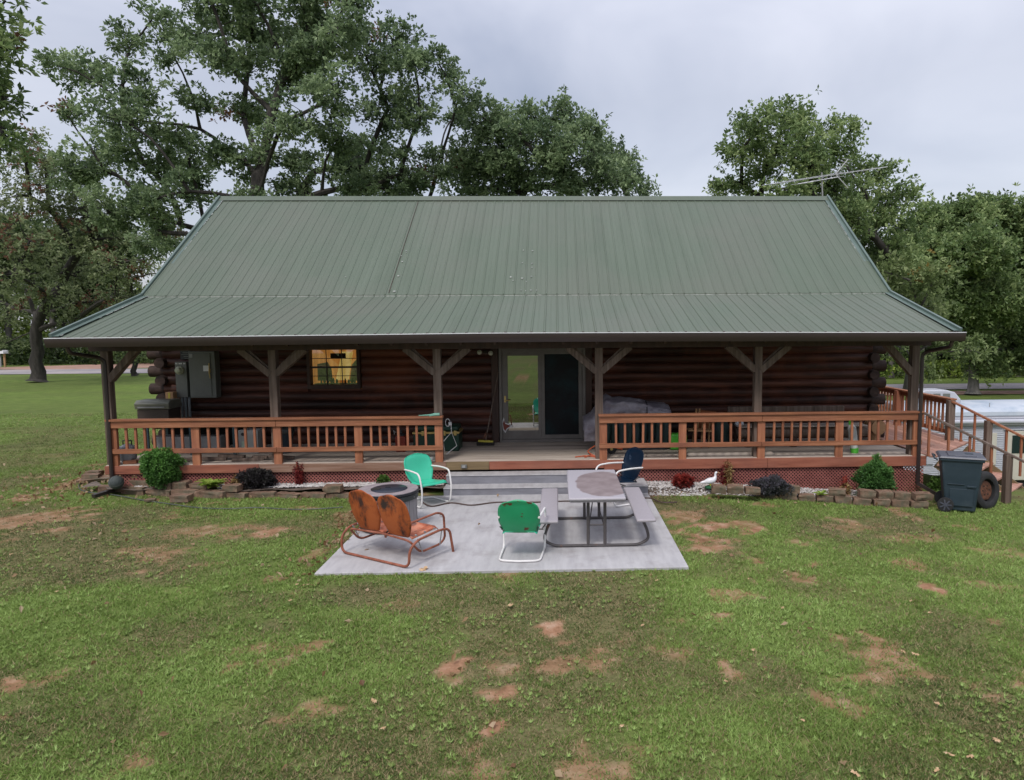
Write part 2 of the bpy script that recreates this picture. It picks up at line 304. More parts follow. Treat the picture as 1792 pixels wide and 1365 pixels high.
def dirtmask(X, Y):
    w = fbm(X * 2.3 + 5, Y * 2.3, 4) - .5; w2 = fbm(X * 9 + 50, Y * 9, 3) - .5
    d = np.zeros_like(X)
    for (cx, cy, rx, ry, k) in PATCH:
        q = np.sqrt(((X - cx) / rx) ** 2 + ((Y - cy) / ry) ** 2)
        d = np.maximum(d, k * ss(1.1, .7, q + w * 1.9 + w2 * 1.9))
    n = fbm(X * 1.7 + 90, Y * 1.7 + 40, 5)
    d = np.maximum(d, .7 * ss(.68, .76, n + w2 * .25))
    return d
def brownmask(X, Y):
    return ss(.46, .74, fbm(X * .55 + 13, Y * .55 + 77, 4) + .18 * (fbm(X * 3, Y * 3 + 9, 3) - .5))
def ground():
    xs = np.unique(np.round(np.concatenate([np.linspace(-900, -60, 15), np.linspace(-60, -12, 40), np.arange(-12, 10, .075), np.linspace(10, 24, 40), np.linspace(24, 80, 30), np.linspace(80, 900, 14)]), 3))
    ys = np.unique(np.round(np.concatenate([np.linspace(-60, 2, 14), np.arange(2, 15, .075), np.linspace(15, 24, 40), np.linspace(24, 90, 50), np.linspace(90, 1200, 14)]), 3))
    X, Y = np.meshgrid(xs, ys); Z = gz(X, Y) + .02 * (fbm(X * 1.5, Y * 1.5, 3) - .5) * ss(14, 6, Y)
    nx, ny = len(xs), len(ys); V = np.stack([X, Y, Z], -1).reshape(-1, 3)
    i = np.arange(nx - 1)[None, :] + nx * np.arange(ny - 1)[:, None]; i = i.ravel()
    F = np.stack([i, i + 1, i + nx + 1, i + nx], 1)
    m = bpy.data.materials.new('lawn_ground'); m.use_nodes = True; nt = m.node_tree; n = nt.nodes; L = nt.links; b = n['Principled BSDF']; b.inputs['Roughness'].default_value = .95; b.inputs['Specular IOR Level'].default_value = .1
    tc = n.new('ShaderNodeTexCoord')
    def noise(s, d=6, sc_=(1, 1, 1)):
        mp = n.new('ShaderNodeMapping'); mp.inputs['Scale'].default_value = sc_; L.new(tc.outputs['Object'], mp.inputs[0])
        z = n.new('ShaderNodeTexNoise'); z.inputs['Scale'].default_value = s; z.inputs['Detail'].default_value = d; z.inputs['Roughness'].default_value = .65; L.new(mp.outputs[0], z.inputs[0]); return z.outputs[0]
    def ramp(src, st):
        r = n.new('ShaderNodeValToRGB'); el = r.color_ramp.elements
        while len(el) < len(st): el.new(.5)
        for k, (p, c) in enumerate(st): el[k].position = p; el[k].color = tuple(c) + (1,)
        L.new(src, r.inputs[0]); return r.outputs[0]
    def mix(f, a, c):
        x = n.new('ShaderNodeMixRGB'); L.new(f, x.inputs[0]); L.new(a, x.inputs[1]); L.new(c, x.inputs[2]); return x.outputs[0]
    fine = noise(28, 8); mid = noise(2.2, 6); bigm = noise(.16, 4, (1, 2.2, 1))
    green = ramp(fine, [(.3, (.035, .042, .016)), (.5, (.085, .105, .033)), (.72, (.17, .195, .07))])
    green2 = ramp(mid, [(.3, (.075, .135, .022)), (.52, (.14, .22, .04)), (.72, (.22, .27, .075))])
    a = mix(ramp(bigm, [(.35, (.2,) * 3), (.7, (.6,) * 3)]), green, green2)
    thatch = ramp(fine, [(.3, (.075, .055, .03)), (.7, (.2, .155, .09))])
    ab = n.new('ShaderNodeAttribute'); ab.attribute_name = 'brown'; ad = n.new('ShaderNodeAttribute'); ad.attribute_name = 'dirt'
    a = mix(ab.outputs['Fac'], a, thatch)
    dirt = ramp(noise(5, 8), [(.3, (.15, .075, .04)), (.5, (.29, .16, .095)), (.7, (.42, .29, .205))])
    a = mix(ad.outputs['Fac'], a, dirt); L.new(a, b.inputs['Base Color'])
    bp = n.new('ShaderNodeBump'); bp.inputs['Strength'].default_value = .7; bp.inputs['Distance'].default_value = .02; L.new(fine, bp.inputs['Height']); L.new(bp.outputs[0], b.inputs['Normal'])
    fx, fy = X.ravel(), Y.ravel(); near = ss(30, 12, fy)
    o = fastmesh('lawn', V, F, m, None, True, {'dirt': ('POINT', dirtmask(fx, fy) * ss(22, 14, fy)), 'brown': ('POINT', brownmask(fx, fy) * near * .7)})
    tag(o, kind='structure')
    def strip(name, pts, w, mat, z):
        V = []; 
        for k, (x, y) in enumerate(pts):
            ww = w[k]; V += [(x, y - ww, float(gz(x, y - ww)) + z), (x, y + ww, float(gz(x, y + ww)) + z)]
        F = [(2 * k, 2 * k + 2, 2 * k + 3, 2 * k + 1) for k in range(len(pts) - 1)]
        tag(fastmesh(name, V, F, mat, None, False), kind='structure')
    strip('road', [(x, 53) for x in range(-130, 7, 4)], [3.0] * 40, M['road'], .03)
    strip('road', [(x, 57) for x in range(14, 140, 4)], [2.6] * 40, M['road'], .05)
    strip('driveway', [(-51 + k * 1.7, 57.5 + k * .45) for k in range(14)], [.2, .8, 1.4, 2, 2.6, 3.4, 4, 4.5, 5, 5, 5, 5, 5, 5], M['reddirt'], .022)
    strip('driveway', [(x, 51.5) for x in range(14, 140, 4)], [1.3] * 40, M['reddirt'], .05)
ground()
def inpatio(X, Y, m=.0): return (X > -3.03 + m) & (X < 1.62 - m) & (Y > 8.44 + m) & (Y < 13.2)
def inbed(X, Y):
    l = (X < -3.0) & (X > -9.0) & (Y > np.where(X > -6.3, 12.62, 12.8)); r = (X > 1.6) & (X < 6.6) & (Y > 12.36 - (X - 2.8) * .12)
    return (l | r | ((Y > 13.0) & (X > -8.45) & (X < 7.3))) & (Y < 25)
def grass():
    N = 270000
    u = rng.random(N); Y = (1 / (1 / np.sqrt(2.6) + u * (1 / np.sqrt(26) - 1 / np.sqrt(2.6)))) ** 2
    X = (rng.random(N) * 2 - 1) * (Y * .86 + 1.2) - Y * .09
    d = dirtmask(X, Y); br = brownmask(X, Y); dn = fbm(X * 4 + 3, Y * 4 + 8, 3)
    keep = (rng.random(N) > d * 1.05) & ~inpatio(X, Y) & ~inbed(X, Y) & (rng.random(N) < .28 + 1.6 * ss(.3, .7, dn))
    keep &= ~((X > 7) & (X < 9.3) & (Y > 12.3))
    X, Y, d, br = X[keep], Y[keep], d[keep], br[keep]; n = len(X); B = 7
    X = np.repeat(X, B); Y = np.repeat(Y, B); br = np.repeat(br, B); tt = np.repeat(rng.random(n), B); m = n * B
    s = .6 + Y * .055; tall = np.repeat(rng.random(n) ** 3, B)
    X = X + rng.normal(0, .022, m) * s * 1.3; Y = Y + rng.normal(0, .022, m) * s * 1.3
    ip = ~inpatio(X, Y, .0 + .02 * rng.random(m)); X, Y, br, tt, s, tall = X[ip], Y[ip], br[ip], tt[ip], s[ip], tall[ip]; m = len(X)
    Z = gz(X, Y) + .02 * (fbm(X * 1.5, Y * 1.5, 3) - .5) * ss(14, 6, Y) - .004
    h = (.012 + .017 * rng.random(m) + .024 * tall) * (.8 + s * .35) * (1 - .35 * br); an = rng.random(m) * 2 * np.pi; w = (.0026 + .0024 * rng.random(m)) * (.5 + s * 1.1)
    lean = h * (.3 + 1.3 * rng.random(m)); la = rng.random(m) * 2 * np.pi
    P = np.stack([X, Y, Z], 1); a = np.stack([np.cos(an) * w, np.sin(an) * w, np.zeros(m)], 1)
    t = P + np.stack([np.cos(la) * lean, np.sin(la) * lean, h], 1)
    V = np.empty((m, 3, 3)); V[:, 0] = P - a; V[:, 1] = P + a; V[:, 2] = t
    big = fbm(X * .8 + 33, Y * .8 + 2, 3)
    tint = np.clip(.5 * (1 - br) + .30 * (tt - .5) + .2 * (rng.random(m) - .5) + .5 * (big - .45) + .12, 0, 1)
    # broad leaved tufts standing out of the turf
    K = 22000; ty = (1 / (1 / np.sqrt(2.8) + rng.random(K) * (1 / np.sqrt(20) - 1 / np.sqrt(2.8)))) ** 2; tx = (rng.random(K) * 2 - 1) * (ty * .86 + 1.2) - ty * .09
    kk = (rng.random(K) > dirtmask(tx, ty)) & (rng.random(K) < .15 + 1.3 * ss(.42, .68, fbm(tx * 1.3 + 70, ty * 1.3, 3))) & ~inpatio(tx, ty) & ~inbed(tx, ty) & ~((tx > 7) & (tx < 9.3) & (ty > 12.3)); tx, ty = tx[kk], ty[kk]; K = len(tx); Q = 14
    q1 = rng.random(K); X2 = np.repeat(tx, Q); Y2 = np.repeat(ty, Q); s2 = .6 + Y2 * .05; m2 = K * Q; a2 = rng.random(m2) * 2 * np.pi; L2 = (.018 + .026 * np.repeat(rng.random(K) ** 2, Q)) * (.7 + .6 * rng.random(m2)) * (.7 + .3 * s2); w2 = .0027 * (.7 + .7 * s2) * (.7 + .6 * rng.random(m2))
    P2 = np.stack([X2, Y2, gz(X2, Y2) + .008], 1); d2 = np.stack([np.cos(a2) * L2, np.sin(a2) * L2, L2 * rng.uniform(.35, 1.2, m2)], 1); n2 = np.stack([-np.sin(a2) * w2, np.cos(a2) * w2, np.zeros(m2)], 1)
    V2 = np.empty((m2, 3, 3)); V2[:, 0] = P2 - n2; V2[:, 1] = P2 + n2; V2[:, 2] = P2 + d2
    dry = rng.random(m) < .08 + .30 * br; tint = np.where(dry, .02 + .1 * rng.random(m), .2 + .8 * tint); V = np.concatenate([V, V2]); tint = np.concatenate([tint, np.clip(.55 + .45 * np.repeat(q1, Q) + rng.normal(0, .08, m2), .3, 1)]); m += m2
    mat = bpy.data.materials.new('grass_blades'); mat.use_nodes = True; nt = mat.node_tree; nn = nt.nodes; L = nt.links; b = nn['Principled BSDF']; b.inputs['Roughness'].default_value = .6; b.inputs['Specular IOR Level'].default_value = .3
    A = nn.new('ShaderNodeAttribute'); A.attribute_name = 'tint'; cr = nn.new('ShaderNodeValToRGB'); el = cr.color_ramp.elements
    st = [(0, (.36, .28, .16)), (.13, (.30, .24, .12)), (.2, (.07, .10, .03)), (.5, (.15, .22, .05)), (.75, (.225, .32, .075)), (1, (.36, .49, .16))]
    while len(el) < len(st): el.new(.5)
    for k, (p, c) in enumerate(st): el[k].position = p; el[k].color = c + (1,)
    L.new(A.outputs['Fac'], cr.inputs[0]); L.new(cr.outputs[0], b.inputs['Base Color'])
    tr = nn.new('ShaderNodeBsdfTranslucent'); L.new(cr.outputs[0], tr.inputs[0]); mx = nn.new('ShaderNodeMixShader'); mx.inputs[0].default_value = .3; L.new(b.outputs[0], mx.inputs[1]); L.new(tr.outputs[0], mx.inputs[2]); L.new(mx.outputs[0], nn['Material Output'].inputs[0])
    o = fastmesh('grass', V.reshape(-1, 3), np.arange(m * 3).reshape(-1, 3), mat, None, False, {'tint': ('FACE', tint)})
    tag(o, 'short patchy green and straw coloured lawn grass between bare red soil patches', 'grass', kind='stuff')
grass()
# patio slab and steps
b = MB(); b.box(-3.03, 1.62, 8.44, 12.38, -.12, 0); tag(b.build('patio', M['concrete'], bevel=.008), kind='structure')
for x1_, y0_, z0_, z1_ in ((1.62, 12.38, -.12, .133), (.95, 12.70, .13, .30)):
    b = MB(); b.box(-2.08, x1_, y0_, 13.02, z0_, z1_ - .02); st_ = tag(b.build('concrete_step', M['riser_shade'], bevel=.004), kind='structure')
    b = MB(); b.box(-2.085, x1_ + .005, y0_ - .012, 13.022, z1_ - .0195, z1_); b.build('tread', M['concrete'], st_, bevel=.006)  # paler cap over darker riser: lit tread and shaded riser painted as colour
# gravel beds
def bedz(X): return np.where(np.asarray(X) < 0, .10, .05 - .25 * ss(1.5, 6.6, X))
def bed(name, x0, x1, y0f, y1, mat):
    xs = np.linspace(x0, x1, 60); t = np.linspace(0, 1, 8); V = []
    for x in xs:
        for k in t: y = y0f(x) + (y1 - y0f(x)) * k; V.append((x, y, (float(bedz(x)) - .02 + .015 * math.sin(x * 7 + y * 9)) if (k > .2 or x < 0) else lerp(float(gz(x, y)) - .02, float(bedz(x)) - .02, k / .2)))
    F = [(i * 8 + j, i * 8 + j + 8, i * 8 + j + 9, i * 8 + j + 1) for i in range(59) for j in range(7)]
    tag(fastmesh(name, V, F, mat, None, True), kind='structure')
LB = lambda x: (12.66 if x > -6.3 else 12.84) if x > -8.3 else 12.84 + (-8.3 - x) * 1.1
RB = lambda x: 12.50 - (x - 2.6) * .12 if x > 2.6 else 12.42
bed('flower_bed', -9.0, -2.1, LB, 13.14, M['soil']); bed('flower_bed', 1.63, 6.75, RB, 13.14, M['soil'])
def pebbles(n, f, name, lab, r0=.012, r1=.03):
    V = []; F = []
    base = np.array([(1, 0, 0), (-1, 0, 0), (0, 1, 0), (0, -1, 0), (0, 0, 1), (0, 0, -1), (.6, .6, .5), (-.6, .6, .5), (.6, -.6, .5), (-.6, -.6, .5)])
    fc = [(4, 6, 8), (4, 7, 6), (4, 9, 7), (4, 8, 9), (0, 8, 6), (2, 6, 7), (1, 7, 9), (3, 9, 8), (0, 6, 2), (2, 7, 1), (1, 9, 3), (3, 8, 0)]
    c = np.array([f() for _ in range(n)]); an = rng.random(n) * 6.28; r = r0 + (r1 - r0) * rng.random(n) ** 2
    s = np.stack([r, r * (.6 + .5 * rng.random(n)), r * .6], 1)
    P = base[None] * s[:, None]; ca, sa = np.cos(an)[:, None], np.sin(an)[:, None]
    P = np.stack([P[..., 0] * ca - P[..., 1] * sa, P[..., 0] * sa + P[..., 1] * ca, P[..., 2]], -1) + c[:, None]
    F = (np.array(fc)[None] + (np.arange(n) * 10)[:, None, None]).reshape(-1, 3)
    tag(fastmesh(name, P.reshape(-1, 3), F, M['pebble'], None, True), lab, 'gravel', kind='stuff')
def lf():
    while 1:
        x = random.uniform(-7.9, -2.15); y = random.uniform(LB(x) + .12, 13.12)
        if x > -5.3 or random.random() < .35: return (x, y, float(bedz(x)) - .005 + random.random() * .015)
def rf():
    while 1:
        x = random.uniform(1.65, 6.0); y = random.uniform(RB(x) - (.12 if x < 2.7 else -.02), 13.12)
        if random.random() < (1 if x < 3.6 else .6): return (x, y, min(float(bedz(x)), max(float(gz(x, y)) + .005, lerp(float(gz(x, y)) - .02, float(bedz(x)), (y - RB(x)) / (13.14 - RB(x)) / .2))) - .005 + random.random() * .015)
pebbles(5200, lf, 'gravel', 'white landscaping pebbles in the flower bed left of the concrete steps')
pebbles(4200, rf, 'gravel', 'pinkish white landscaping pebbles in the flower bed around the goose statue')

# ------------------------------------------------------------------ log cabin
XL, XR = -8.74, 7.25
cab = thing('log_cabin', 'dark brown log cabin with green ribbed metal roof and full width front porch', 'cabin', (-.75, 18.7, .5))
def logs(b, p0, p1, r, n=12):  # one log between two points
    p0 = Vector(p0); p1 = Vector(p1); m = max(2, int((p1 - p0).length / .8) + 1)
    b.tube([p0.lerp(p1, k / (m - 1)) + Vector((0, 0, random.uniform(-.004, .004))) for k in range(m)], [r * random.uniform(.97, 1.03) for _ in range(m)], n)
wall = MB(); ends = MB(); stubs = []; PIT = .19; YW = 15.32; CL, CR = -8.5, 7.0; YB = 22.1
for i in range(17):
    z = .5 + PIT * (i + .5); fr = i % 2 == 0; e = .33 if fr else 0
    xs = [(CL, CR)]
    for (o0, o1, z0, z1) in [(-1.42, .70, .3, 2.64), (-5.44, -4.27, 1.68, 2.62)]:
        if z0 < z < z1: xs = [s for a, c in xs for s in (((a, o0), (o1, c)) if a < o0 and c > o1 else ((a, c),))]
    for a, c in xs: logs(wall, (a, YW, z), (c, YW + .015, z), .122, 16)
    if fr:
        for x_, s_ in ((CL, -1), (CR, 1)):
            bb_ = MB(); bb_.tube([(x_ + s_ * .005, YW + .015, z), (x_ + s_ * .33, YW + .015, z)], .123, 16); stubs.append(bb_)
    logs(wall, (CL - e, YB, z), (CR + e, YB, z), .105, 8)
    s = 0 if fr else .36
    for x in (CL, CR):
        logs(wall, (x, YW, z), (x, YB + s, z), .105, 12)
        if not fr: bb_ = MB(); bb_.tube([(x, YW - .25, z), (x, YW - .02, z)], .108, 16); stubs.append(bb_)
# chinking / core behind the logs and gables
core = [(CL, -1.42), (.70, CR)]
wall.box(CL, -5.44, YW, YW + .05, .45, 3.6); wall.box(-4.27, -1.42, YW, YW + .05, .45, 3.6); wall.box(.70, CR, YW, YW + .05, .45, 3.6); wall.box(-5.44, -4.27, YW, YW + .05, .45, 1.7); wall.box(-5.44, -4.27, YW, YW + .05, 2.62, 3.6); wall.box(-1.42, .70, YW, YW + .05, 2.62, 3.6)
wall.build('wall', M['log'], cab, smooth=True)
for bb_ in stubs: bb_.build('corner_log_end', M['logend'], cab, smooth=True)
for x in (CL, CR):
    g = MB()
    for k in range(16):
        y0 = 15.1 + k * .45; y1 = y0 + .45; zt = lambda y: 6.25 - abs(y - 18.72) * .74
        g.prism([(y0, 3.6), (y1, 3.6), (y1, max(3.62, zt(y1))), (y0, max(3.62, zt(y0)))], x - .03 - .012 * (k % 2), x + .03, 'x')
    g.build('gable_siding', M['board'], cab)
# roof: ribbed sheets
def ez(X): return np.interp(X, [-8.74, -3.4, -1, 3, 7.25], [0, .03, .045, .03, 0])
def ribbed(name, sec, mat):  # sec: list of (y, z, sag) up the slope
    X = []; H = []; x = XL + .03; pit = .2285
    while x < XR - .02:
        for dx, h in ((0, 0), (.012, .015), (.032, .015), (.044, 0), (.115, 0), (.12, .004), (.135, .004), (.14, 0)): X.append(min(x + dx, XR)); H.append(h)
        x += pit
    X.append(XR); H.append(0); X = np.array(X); H = np.array(H); n = len(X); V = []; K = len(sec)
    for (y, z, s) in sec: V.append(np.stack([X, np.full(n, y), z + H + ez(X) * s], 1))
    for (y, z, s) in sec: V.append(np.stack([X, np.full(n, y), z + H - .02 + ez(X) * s], 1))
    V = np.concatenate(V); F = []
    for k in range(K - 1):
        for i in range(n - 1):
            a = k * n + i; F.append((a, a + 1, a + n + 1, a + n)); a += K * n; F.append((a + 1, a, a + n, a + n + 1))
    for i in range(n - 1):
        F.append((i + 1, i, K * n + i, K * n + i + 1)); a = (K - 1) * n + i; F.append((a, a + 1, a + 1 + K * n, a + K * n))
    return V, F
ZE, YE, ZB_, YB_, ZR, YR = 2.88, 12.32, 3.71, 15.06, 6.42, 18.72
secL = [(lerp(YE, YB_, t), lerp(ZE, ZB_, t), 1 - t) for t in (0, .33, .66, 1)]; secU = [(YB_ - .06, ZB_ + .012, 0), (YR, ZR, 0)]
def rib_part(name, secs):
    Vs = []; Fs = []; o = 0
    for s_ in secs:
        V, F = ribbed(name, s_, None); Vs.append(V); Fs.append(np.array(F) + o); o += len(V)
    return fastmesh(name, np.concatenate(Vs), np.concatenate(Fs), M['metalroof'], cab)
roof = rib_part('roof', [secL, secU, [(22.1 + .06, ZB_ + .012, 0), (YR + .001, ZR, 0)], [(25.1, ZE, 0), (22.16, ZB_, 0)]])
b = MB(); b.add([(XL - .03, YR - .17, ZR - .09), (XL - .03, YR, ZR + .05), (XL - .03, YR + .17, ZR - .09), (XR + .03, YR - .17, ZR - .09), (XR + .03, YR, ZR + .05), (XR + .03, YR + .17, ZR - .09)], [(0, 3, 4, 1), (1, 4, 5, 2), (0, 1, 2), (3, 5, 4), (0, 2, 5, 3)])
b.build('ridge_cap', M['metalroof'], roof)
for x, sg in ((XL, -1), (XR, 1)):
    b = MB()
    for (p, q) in (((YE - .02, ZE), (YB_, ZB_)), ((YB_, ZB_ + .01), (YR, ZR))):
        b.beam((x, p[0], p[1] + .0), (x, q[0], q[1] + .0), .05, .15); b.beam((x - sg * .05, p[0], p[1] + .028), (x - sg * .05, q[0], q[1] + .028), .15, .008)
        b.beam((x, 37.44 - p[0], p[1]), (x, 37.44 - q[0], q[1]), .05, .15)
    b.build('rake_trim', M['trim'], roof)
    b = MB()
    for k in range(70):
        t = random.random() ** (1 if sg > 0 else .7); up = k % 2 or sg > 0; p, q = (((YB_, ZB_), (YR, ZR)) if up else ((YE, ZE), (YB_, ZB_)))
        if sg > 0 and t > .45 and random.random() < .85: t = .55 + random.random() * .3
        y, z = lerp(p[0], q[0], t), lerp(p[1], q[1], t); y2, z2 = lerp(p[0], q[0], t + .015 + .02 * random.random()), 0; z2 = lerp(p[1], q[1], (y2 - p[0]) / (q[0] - p[0]))
        b.beam((x - sg * .135, y, z + .03), (x - sg * .135, y2, z2 + .03), .008 + .012 * random.random(), .006)
    b.build('sealant_streak', M['caulk'], roof)
b = MB(); x = XL + .1; b.box(XL + .05, XR - .05, YB_ - .068, YB_ - .06, ZB_ - .02, ZB_ - .001)
while x < XR - .1:   # sealant along the change of pitch
    w = random.uniform(.02, .16)
    if random.random() < .12: b.box(x, x + w * .5, YB_ - .072 - random.random() * .006, YB_ - .06, ZB_ - .02, ZB_ + .002 + random.random() * .005)
    x += w + random.uniform(.01, .12)
b.build('sealant_line', M['caulk'], roof); b = MB()
def roofpt(px, py):
    d = ray(px, py)
    for (y0, z0, y1, z1) in ((YB_ - .06, ZB_ + .012, YR, ZR),):
        s_ = (z1 - z0) / (y1 - y0); t = (z0 - CAM[2] + s_ * (0 - y0)) / (d[2] - s_ * d[1]); return CAM + d * t
for (px, py, r) in [(916, 439, .02), (932, 440, .03), (914, 461, .018), (931, 462, .025), (931, 469, .018), (894, 486, .03), (914, 488, .035), (930, 485, .028), (898, 492, .02), (912, 509, .02), (929, 509, .025), (939, 509, .02), (711, 440, .02), (702, 449, .02), (704, 459, .025), (697, 484, .03), (605, 486, .018), (690, 511, .04), (920, 510, .015), (921, 494, .015), (711, 443, .015)]:
    p = roofpt(px, py); b.lathe([(r * .85, 0), (r * .6, .008), (.004, .01)], 7, (p[0], p[1], p[2] + .014), Matrix.Rotation(math.radians(36), 3, 'X'))
b.build('sealant_dab', M['caulk'], roof)
b = MB(); x0 = -3.59   # lapped seam down the panel
b.beam((x0, YR - .2, ZR - .128), (x0, YB_ - .02, ZB_ + .058), .009, .010); b.build('panel_seam', M['board'], roof)
b = MB(); b.box(XL + .02, XR - .02, YE - .012, YE + .0, ZE - .03, ZE + .002); x = XL + .03
while x < XR - .02: b.box(x + .002, x + .042, YE - .014, YE - .001, ZE + float(ez(x)) - .01, ZE + float(ez(x)) + .014); x += .2285
b.build('closure_strip', M['board'], roof)
# soffit / porch ceiling, header, gutter
b = MB(); b.add([(XL + .05, YE + .1, ZE - .03), (XR - .05, YE + .1, ZE - .03), (XR - .05, YB_ + .3, ZB_ - .02), (XL + .05, YB_ + .3, ZB_ - .02)], [(0, 1, 2, 3)])
b.box(XL + .1, XR - .1, 13.08, 13.24, 2.62, 2.9)
x = XL + .3
while x < XR: b.beam((x, YE + .1, ZE - .11), (x, YB_ + .2, ZB_ - .08), .045, .14); x += .61
b.build('porch_ceiling', M['board'], cab)
prof = [(12.34, 2.75), (12.24, 2.75), (12.215, 2.80), (12.20, 2.855), (12.20, 2.90), (12.34, 2.90)]
def sweepx(b, prof, xs):
    n = len(prof); base = len(b.v)
    for x in xs:
        for (y, z) in prof: b.v.append((x, y, z + float(ez(x))))
    for k in range(len(xs) - 1):
        for i in range(n): b.f.append((base + k * n + i, base + k * n + (i + 1) % n, base + (k + 1) * n + (i + 1) % n, base + (k + 1) * n + i))
    b.f.append(tuple(base + i for i in range(n))[::-1]); b.f.append(tuple(base + (len(xs) - 1) * n + i for i in range(n)))
gxs = [XL - .05] + list(np.linspace(-8, 6.5, 12)) + [XR + .05]
b = MB(); sweepx(b, [(y, z - .035) for y, z in prof], gxs); gut = b.build('gutter', M['gutter'], cab, smooth=True)
b = MB(); sweepx(b, [(12.192, 2.868), (12.25, 2.868), (12.25, 2.882), (12.192, 2.882)], gxs); b.build('gutter_lip', M['lip'], gut)
for x, sg in ((-8.30, -1), (6.93, 1)):
    b = MB(); y = 12.98
    pts = [(x + sg * .16, 12.28, 2.72), (x + sg * .16, 12.32, 2.62), (x + sg * .06, 12.9, 2.52), (x, y, 2.45), (x, y, .02 if sg < 0 else -.05)]
    b.tube(fillet(pts, .06), .036, 8)
    if sg < 0: b.beam((x, y, .04), (x - .12, 12.62, -.0 + .02), .085, .06)
    else: b.beam((x, y, -.03), (x + .36, 12.8, -.26), .085, .06)
    b.build('downspout', M['gutter'], cab, smooth=True)
# porch posts with braces
for i in range(6):
    x = -8.3675 + 3.048 * i
    b = MB(); b.box(x - .073, x + .073, 13.09, 13.235, .48, 2.64); o = b.build('porch_post', M['postw'], cab, bevel=.006)
    for s in (-1, 1):
        if (i == 0 and s < 0) or (i == 5 and s > 0): continue
        b = MB(); z1 = 2.64 if 0 < i < 5 else 2.70; b.beam((x + s * .05, 13.16, 2.17 - (.08 if i in (0, 5) else 0)), (x + s * .60, 13.16, z1), .12, .15, (0, 1, 0)); b.build('brace', M['postw'], o, bevel=.004)
        if 0 < i < 5:
            b = MB(); b.beam((x + s * .075, 13.16, 2.17 + .10), (x + s * .50, 13.16, 2.66), .05, .05, (0, 1, 0)); b.build('brace_block', M['postw'], o)
# window
def wz(px, py, Y=15.2): return at(px, py, Y)
x0, x1, z0, z1 = -5.36, -4.36, 1.80, 2.56
b = MB(); b.box(x0 - .07, x1 + .07, 15.17, 15.34, z1, z1 + .07); b.box(x0 - .07, x1 + .07, 15.17, 15.34, z0 - .09, z0); b.box(x0 - .07, x0, 15.17, 15.34, z0, z1); b.box(x1, x1 + .07, 15.17, 15.34, z0, z1)
wf = b.build('window', M['board'], cab, bevel=.004)
b = MB()
for k in (1, 2): b.box(lerp(x0, x1, k / 3) - .008, lerp(x0, x1, k / 3) + .008, 15.235, 15.25, z0, z1)
for k in (1, 3): b.box(x0, x1, 15.237, 15.248, lerp(z0, z1, k / 4) - .007, lerp(z0, z1, k / 4) + .007)
b.box(x0, x1, 15.225, 15.255, (z0 + z1) / 2 - .02, (z0 + z1) / 2 + .02); b.build('muntin', M['black'], wf)
def glassmat(name, tint=(.9, .9, .9), a=.12):
    m = bpy.data.materials.new(name); m.use_nodes = True; nt = m.node_tree; n = nt.nodes; L = nt.links; n.remove(n['Principled BSDF'])
    t = n.new('ShaderNodeBsdfTransparent'); t.inputs[0].default_value = tint + (1,); g_ = n.new('ShaderNodeBsdfGlossy'); g_.inputs['Roughness'].default_value = .02; mx = n.new('ShaderNodeMixShader'); mx.inputs[0].default_value = a
    L.new(t.outputs[0], mx.inputs[1]); L.new(g_.outputs[0], mx.inputs[2]); L.new(mx.outputs[0], n['Material Output'].inputs[0]); return m
b = MB(); b.box(x0, x1, 15.262, 15.268, z0, z1); b.build('pane', glassmat('window_glass'), wf)
def emis(name, c1, c2, s, scale):
    m = bpy.data.materials.new(name); m.use_nodes = True; nt = m.node_tree; n = nt.nodes; L = nt.links; b_ = n['Principled BSDF']
    tc = n.new('ShaderNodeTexCoord'); mp = n.new('ShaderNodeMapping'); mp.inputs['Scale'].default_value = scale; z = n.new('ShaderNodeTexNoise'); z.inputs['Detail'].default_value = 5; z.inputs['Scale'].default_value = 1
    r = n.new('ShaderNodeValToRGB'); r.color_ramp.elements[0].position = .35; r.color_ramp.elements[1].position = .65; r.color_ramp.elements[0].color = c1 + (1,); r.color_ramp.elements[1].color = c2 + (1,)
    L.new(tc.outputs['Object'], mp.inputs[0]); L.new(mp.outputs[0], z.inputs[0]); L.new(z.outputs[0], r.inputs[0]); L.new(r.outputs[0], b_.inputs['Emission Color']); L.new(r.outputs[0], b_.inputs['Base Color']); b_.inputs['Emission Strength'].default_value = s; return m
b = MB(); b.box(x0 - .3, x1 + .3, 16.2, 16.25, 1.2, 3.1); b.build('lit_interior_wall', emis('lamplit_pine', (.34, .13, .025), (.62, .29, .07), .55, (9, 9, 1.2)), wf)
b = MB(); b.prism([(-5.0, 1.86), (-4.72, 1.86), (-4.6, 2.5), (-4.84, 2.5)], 15.75, 15.78, 'y'); b.build('lit_curtain', emis('lit_curtain', (.55, .38, .09), (.75, .55, .2), .6, (20, 2, 1)), wf)
b = MB(); 
for k in range(12): xx = random.uniform(x0 + .05, x1 - .05); b.lathe([(.02, 0), (random.uniform(.015, .05), .05), (.01, random.uniform(.07, .14))], 8, (xx, 15.5, z0 + .01))
b.box(-5.05, -4.72, 15.6, 15.63, 2.36, 2.47)
b.box(x0, x1, 15.4, 15.62, z0 - .02, z0 + .01); b.build('sill_clutter', M['black'], wf)
b = MB(); b.prism([(-5.45, 1.84), (-5.12, 1.84), (-5.14, 2.1), (-5.22, 2.26), (-5.45, 2.22)], 15.9, 15.93, 'y'); b.prism([(-4.72, 1.84), (-4.3, 1.84), (-4.3, 2.3), (-4.5, 2.38), (-4.66, 2.2)], 15.85, 15.88, 'y'); b.build('room_furniture', mk('grey_green_cloth', [(.05, .07, .04), (.2, .22, .14)], (9, 9, 9), .9), wf)
